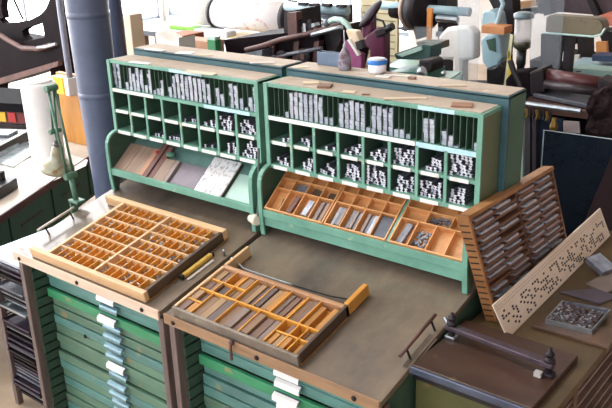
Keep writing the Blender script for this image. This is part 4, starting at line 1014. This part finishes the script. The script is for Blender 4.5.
md = sb.modifiers.new('round', 'SUBSURF'); md.subdivision_type = 'SIMPLE'; md.levels = 5; md.render_levels = 5
tx = bpy.data.textures.new('lumps', 'CLOUDS'); tx.noise_scale = .06
md = sb.modifiers.new('lumps', 'DISPLACE'); md.texture = tx; md.strength = .05
for k in range(9):
    px = 523+k*3.4; part_tube(rp_, OS, 'hanging_hook', [(px, 108+k*.5), (px+.6, 114+k*.5), (px-.4, 117+k*.5)], Yr-.03, .007, [IRON, BRASS, IRON][k % 3], 6)
part_outline(rp_, OS, 'white_ticket', [[(563, 121), (579, 122), (580, 133), (563, 132)]], Yr+.02, .01, mat('ticket', '#b9a9a6', .6))
part_outline(rp_, OS, 'blue_panel', [[(538, 117), (562, 119), (562, 170), (540, 170)]], Yr+.06, .03, DBLUE)
p = at(554, 124, Y=Yr+.0)-OS
MB().lathe([(.018, -.03), (.02, -.01), (.012, .012), (.010, .03)], p, n=14).build('brass_bell', BRASS, rp_)
part_outline(rp_, OS, 'edge_strip', [[(521, 113), (523, 113), (522.5, 190), (520.5, 190)]], Yr-.04, .02, PALEGREEN)
part_outline(rp_, OS, 'grey_bars', [[(524, 118), (530, 118), (530, 185), (524, 185)], [(532, 119), (536, 119), (536, 185), (532, 185)]], Yr+.02, .04, mat('bar_grey', '#4c464e', .4))
# dark boards leaning behind the rack
Yg = 1.64
P = [at(x, y, Y=Yg) for x, y in ((544, 130), (640, 143), (640, 268), (535, 268))]
P[2].z = P[3].z = .001
dbd = thing('dark_board', 'large blue-black board with a pale edge standing at the right', 'board', (P[0].x, Yg, P[3].z))
mb = MB().prism([Vector(p)-Vector((P[0].x, Yg, P[3].z)) for p in P], (0, .015, 0)); mb.build('panel', DARKBOARD, dbd)
MB().tube([P[3]-Vector((P[0].x, Yg, P[3].z)), P[0]-Vector((P[0].x, Yg, P[3].z)), P[1]-Vector((P[0].x, Yg, P[3].z))], .003, 6).build('edge_bead', mat('edge_pale', '#9fb0b4', .3), dbd)
P = [at(x, y, Y=1.615) for x, y in ((616, 145), (640, 148), (640, 240), (578, 236), (583, 224))]
P[2].z = P[3].z = .001; P[3].x = P[4].x
rb_ = MB().prism(P, (0, .012, 0)).build('reddish_board', REDDARK, None, 0, P[3]); tag(rb_, 'dark reddish leaning board at the right photo edge', 'board')

# ------------------------------------------------------------------ right bench (galley cabinet) and its press
BZ = .976; BX0, BX1, BY0, BY1 = .962, 1.402, .168, 1.60
gc = thing('galley_cabinet', 'olive bench with slatted tray rack at the lower right', 'cabinet', (BX0, BY0, 0))
w, d = BX1-BX0, BY1-BY0
bx((0, 0, BZ-.03), (w, d, BZ), 'bench_top', OLIVETOP, gc, .003)
bx((.004, .0, .05), (w-.03, .012, BZ-.03), 'front_panel', OLIVE, gc, .003)
MB().lathe([(.007, 0), (.007, .002), (.003, .004)], (.12, 0, BZ-.105), (0,-1,0), 10).build('rivet', BRASS, gc)
bx((0, .012, .05), (.012, d, BZ-.03), 'side_panel', OLIVE, gc)
for yy in (0, .205, .80, d-.03):
    bx((w-.035, yy, 0), (w, yy+.028, BZ-.03), 'post', mat('bench_post', '#6a5040', .5, col2='#4e3a2e', scale=8), gc, .002)
bx((.012, d-.012, .05), (w-.03, d, BZ-.03), 'back_panel', OLIVE, gc)
bx((w-.16, .03, .05), (w-.15, d-.03, BZ-.03), 'inner_panel', BLACK, gc)
bx((.0, .0, 0), (w-.03, d, .05), 'plinth', BLACK, gc)
for k in range(16):
    z = BZ-.055-k*.05
    bx((w-.15, .03, z-.010), (w-.006, d-.03, z), 'slide', mat('slide_brown', '#8f7a70', .4, col2='#6d5a50', scale=9), gc)
# press bed with clamping bar
PZ = 1.0
gp = thing('proof_press', 'dark bed with an iron clamping bar on the olive bench', 'press', (.962, .15, BZ+.001))
bw, bd = .395, .352
bx((0, 0, 0), (bw, bd, .024), 'bed', WOODDK, gp, .003)
bx((-.002, -.010, -.004), (bw+.002, 0, .021), 'front_edge', mat('blue_steel_edge', '#5a6274', .35, .4, col2='#434a5a', scale=8), gp, .003)
bx((.004, .002, -.026), (bw-.01, .016, -.005), 'apron', BLACK, gp)
a = at(446, 326, Z=PZ+.038)-Vector((.962, .15, BZ+.001)); b = at(549, 365, Z=PZ+.038)-Vector((.962, .15, BZ+.001))
a = a+(b-a)*((.022-a.x)/(b.x-a.x))
dirv = (b-a).normalized(); nrm = Vector((-dirv.y, dirv.x, 0)).normalized()
MB().para(a-dirv*.02-nrm*.015+Vector((0,0,-.004)), (b-a)+dirv*.035, nrm*.03, (0,0,.016)).build('clamp_bar', mat('bar_iron', '#5d5058', .4, .4, col2='#473c44', scale=9), gp, .003)
for q in (Vector((max(a.x, .02), a.y, a.z)), b):
    MB().lathe([(.014, .0245), (.012, .03), (.012, a.z-.008), (.015, a.z-.006), (.015, a.z-.0045)], (q.x, q.y, 0), n=16).build('clamp_column', IRON, gp)
    MB().lathe([(.017, a.z+.0125), (.017, a.z+.022), (.010, a.z+.024), (.010, a.z+.032), (.014, a.z+.034), (.014, a.z+.041), (.007, a.z+.045), (.006, a.z+.056), (.003, a.z+.059)], (q.x, q.y, 0), n=16).build('clamp_screw', IRON, gp)
    bx((q.x-.018, q.y-.016, .0245), (q.x+.018, q.y+.016, .036), 'clamp_block', STEEL if q.x < .1 else IRON, gp, .003)
MB().tube([Vector((a.x-.012, a.y, a.z+.01)), Vector((a.x-.03, a.y+.005, a.z+.03))], .005, 8).build('wing_lever', STEEL, gp)
bx((b.x-.034, b.y-.03, .0245), (b.x-.012, b.y-.012, .040), 'white_tab', mat('grey_tab', '#b5b2ac', .5), gp)
# tray with type on bench
def bpoly(pts, z, h, name, material, label, cat, bevel=.002):
    P = [at(x, y, Z=z+h) for x, y in pts]
    o = MB().prism([(p.x, p.y, z) for p in P], (0, 0, h)).build(name, material, None, bevel, (P[0].x, P[0].y, z)); return tag(o, label, cat)
bpoly([(531, 325), (545, 313), (618, 331), (609, 347)], BZ+.001, .012, 'wooden_plank', mat('plank_brown', '#6d5340', .45, col2='#503c2e', scale=8), 'flat brown plank under the metal tray of type on the olive bench', 'plank')
zt_ = BZ+.0135
p = [at(x, y, Z=zt_+.014) for x, y in ((545, 320), (592, 331), (611, 310), (562, 301))]
tt = thing('type_galley', 'shallow metal tray of dark set type at the right on the olive bench', 'tray', (p[0].x, p[0].y, zt_))
Q = [q-Vector((p[0].x, p[0].y, zt_+.014)) for q in p]
MB().prism([Vector((q.x, q.y, 0)) for q in Q], (0, 0, .004)).build('tray_base', STEEL, tt)
for i in range(4):
    u, v = Q[i], Q[(i+1) % 4]; dd = (v-u); n_ = Vector((-dd.y, dd.x, 0)).normalized()
    MB().para(Vector((u.x, u.y, .004)), (dd.x, dd.y, 0), n_*.004, (0, 0, .014)).build('tray_wall', STEEL if i != 2 else LEADD, tt)
mb = [MB(), MB(), MB()]
eu, ev = (Q[1]-Q[0]), (Q[3]-Q[0])
for i in range(22):
    for j in range(14):
        if random.random() < .1: continue
        c = eu*((i+.7)/23.4)+ev*((j+.8)/15.2)
        mb[random.choice((0, 0, 1, 2, 2, 2))].box((c.x-.0028, c.y-.0045, .0045), (c.x+.0028, c.y+.0045, .0045+random.uniform(.008, .012)))
for k, mm in enumerate((LEADD, LEAD, mat('type_brown', '#5d4a44', .45, .2))):
    o = mb[k].build('set_type', mm); o.location = tt.location; tag(o, 'rows of %s set type inside the metal tray on the olive bench' % ('dark grey', 'pale grey', 'brownish')[k], 'type', None, 'stuff')
zc = BZ+.001
P = [at(x, y, Z=zc) for x, y in ((578, 266), (598, 277), (592, 262))]
mg = thing('type_block', 'small tied block of grey type tilted on the olive bench by the perforated strip', 'block', (1.19, 1.17, BZ+.034), (0, .35, -.35))
bx((-.045, -.04, -.012), (.045, .04, .008), 'block_body', LEADD, mg, .002)
mb = MB()
for k in range(9): mb.box((-.043, -.037+k*.0085, .008), (.043, -.032+k*.0085, .0115))
mb.build('type_lines', LEAD, mg)
bx((-.048, -.043, -.012), (-.045, .043, .006), 'string_edge', BLACK, mg)
bpoly([(586, 283), (616, 268), (640, 280), (606, 292)], BZ+.001, .01, 'grey_slab', mat('slab_grey', '#857a72', .45), 'grey slab lying on the olive bench beyond the type tray', 'slab')
bpoly([(560, 291), (596, 288), (618, 296), (600, 303)], BZ+.001, .008, 'metal_strip', mat('strip_violet', '#6b6470', .4, .3), 'flat grey strip behind the type tray on the olive bench', 'strip')

# ------------------------------------------------------------------ slanted rack of wooden slats
BL = Vector((1.008, .575, BZ+.001)); TL = Vector((.948, .442, 1.402)); TRr = Vector((.960, 1.095, 1.39))
u = TRr-TL; v = TL-BL; wv = Vector((.034, .004, .004))
rk = thing('slat_rack', 'leaning wooden rack of slats and lead strips beside the right rack', 'rack', BL)
O = Vector((0,0,0))
MB().para(O, u, v, Vector((.006, 0, 0))).build('back_panel', mat('rack_back', '#4a3228', .6), rk)
def rpart(name, s0, s1, t0, t1, material, d0=0., d1=1., bevel=0.):
    return MB().para(O+u*s0+v*t0+wv*d0, u*(s1-s0), v*(t1-t0), wv*(d1-d0)).build(name, material, rk, bevel)
rpart('top_rail', -.005, 1.005, .965, 1.0, RACKW, -.1, 1.1, .002)
rpart('bottom_rail', 0, 1, 0, .03, RACKW)
ee = rpart('end_board', -.004, .016, 0, 1.0, RACKW, -.1, 1.05)
rpart('end_board', .984, 1.0, 0, .97, SLAT)
rpart('middle_post', .498, .516, .03, .965, mat('post_dark', '#5c4034', .55), .2, 1.02)
mb = MB()
for k in range(16):
    tt_ = .05+k*.057; mb.para(O+u*-.0055+v*tt_+wv*-.02, u*.002, v*.012, wv*.9)
mb.build('notches', BLACK, ee)
NS = 14
slatpos = []
for cidx, (sa, sb) in enumerate(((.016, .498), (.516, .984))):
    for k in range(NS):
        t0 = .045+k*.0655; sag = .0
        rpart('slat', sa, sb, t0, t0+.024, SLAT, .15, 1.12 if k % 2 else 1.0)
        slatpos.append((cidx, k, sa, sb, t0))
for cidx, k, sa, sb, t0 in slatpos:
    for part in range(2):
        if random.random() < .1: continue
        a0 = sa+(sb-sa)*(.04+.48*part+random.uniform(0, .1)); a1 = a0+(sb-sa)*random.uniform(.28, .40)
        a1 = min(a1, sb-.006)
        o = MB().para(BL+u*a0+v*(t0+.0245)+wv*.22, u*(a1-a0), v*.021, wv*random.uniform(.75, .98)).build('lead_strip', [LEADEND, LEAD, mat('strip_mauve', '#b5a5a6', .45, .1)][random.randrange(3)], None, 0, BL+u*a0+v*(t0+.0245)+wv*.22)
        tag(o, 'grey strip on %s slat from bottom, %s, %s half of slat rack' % (ORD[k], ('left part', 'right part')[part], ('near', 'far')[cidx]), 'strip', 'lead strips on the leaning slat rack')

# perforated strip standing on edge against the rack
A = Vector((1.117, .50, BZ+.001)); U = Vector((-.017, 1.04, .0)); Vv = Vector((-.042, -.04, .13)); Wn = U.cross(Vv).normalized()*.004
if Wn.x < 0: Wn = -Wn
pb_ = thing('perforated_strip', 'long cream strip punched with rows of black holes, leaning beside the slat rack', 'strip', A)
MB().para(O, U, Vv, Wn).build('card', PERF, pb_)
mb = MB()
rr_ = random.Random(3)
for i in range(50):
    for j in range(8):
        s = .02+i*.0192; tq = .10+j*.078
        dens = .55 if (i//4+j//3) % 3 else .16
        if s > .93 and tq > .5: dens = .5
        if rr_.random() > dens: continue
        mb.para(O+U*s+Vv*tq+Wn*1.0, U*.0125, Vv*.055, Wn*.15)
mb.build('punched_holes', BLACK, pb_)
mb = MB()
for i in range(90):
    s = .015+i*.0108
    for tq in (.80, .88): mb.para(O+U*s+Vv*tq+Wn, U*.003, Vv*.02, Wn*.12)
mb.build('feed_holes', mat('feed_hole', '#8a7a66', .7), pb_)

# ------------------------------------------------------------------ scraps on the rack roofs
def scrap(px, py, z, sx, sy, h, rz, material, label, name='card_scrap'):
    p = at(px, py, Z=z); o = MB().box((-sx/2, -sy/2, 0), (sx/2, sy/2, h)).build(name, material); o.location = (p.x, p.y, z+.0005); o.rotation_euler = (0, 0, rz)
    return tag(o, label, 'card', 'loose cards and scraps on the rack roofs')
z1 = 1.7016; z2 = 1.7355
PA = mat('scrap_cream', '#d9c6a8', .7); PW = mat('scrap_white', '#e9e6e0', .7); PD = mat('scrap_brown', '#8a6a54', .7)
scrap(311, 83, z1, .06, .045, .004, .7, PA, 'cream folded card on the left part of the right rack roof')
scrap(325, 87, z1, .05, .05, .008, .4, PD, 'small dark frame-like card on the right rack roof')
scrap(349, 92, z1, .05, .03, .002, .3, PA, 'pale scrap near the middle of the right rack roof')
scrap(366, 95, z1, .03, .012, .004, .5, PD, 'short brown stick near the middle of the right rack roof')
scrap(405, 99, z1, .15, .018, .004, .62, PA, 'long cream stick lying across the right rack roof')
scrap(462, 106, z1, .07, .05, .006, .4, mat('scrap_rust', '#9a6f55', .7), 'rusty card at the right end of the right rack roof')
scrap(302, 67, z2, .05, .035, .002, .9, PA, 'cream card at the left end of the right teal rack')
scrap(383, 77, z2, .055, .03, .003, .2, PW, 'white scrap in front of the blue-rimmed tub')
scrap(412, 79, z2, .028, .018, .008, .2, PD, 'small brown block on the right teal rack roof')
scrap(452, 86, z2, .10, .012, .003, .55, PA, 'cream stick lying on the right teal rack roof')
scrap(155, 50, z2, .11, .03, .003, .05, PW, 'long white card at the left end of the left teal rack')
scrap(185, 53, z2, .08, .05, .002, .3, PW, 'white sheet on the left teal rack')
scrap(206, 55, z2, .06, .03, .002, .6, PA, 'cream card on the left teal rack behind the white sheet')
scrap(262, 63, z2, .10, .012, .003, .6, PW, 'white stick near the right end of the left teal rack')
scrap(140, 63, z1, .12, .03, .002, .1, PW, 'white card on the left end of the left rack roof')
scrap(200, 73, z1, .16, .04, .002, .1, PA, 'long pale card in the middle of the left rack roof')

# ------------------------------------------------------------------ light
w_ = bpy.data.worlds.new('World'); SC.world = w_; w_.use_nodes = True
bg = w_.node_tree.nodes['Background']; bg.inputs['Color'].default_value = (.9, .95, 1, 1); bg.inputs['Strength'].default_value = .6
def area(name, loc, tgt, sx, sy, power, col=(1,1,1)):
    l = bpy.data.lights.new(name, 'AREA'); l.shape = 'RECTANGLE'; l.size = sx; l.size_y = sy; l.energy = power; l.color = col
    o = bpy.data.objects.new(name, l); COL.objects.link(o); o.location = loc
    o.rotation_euler = (Vector(tgt)-Vector(loc)).to_track_quat('-Z', 'Y').to_euler()
area('overhead_fill', (-2.5, -.5, 8.0), (-1, .6, 1), 3, 3, 330, (1, .98, .96))  # added fill light overhead, no fixture stands for it
vs = SC.view_settings; vs.view_transform = 'Standard'; vs.look = 'None'; vs.exposure = 0; vs.gamma = 1; vs.use_curve_mapping = False
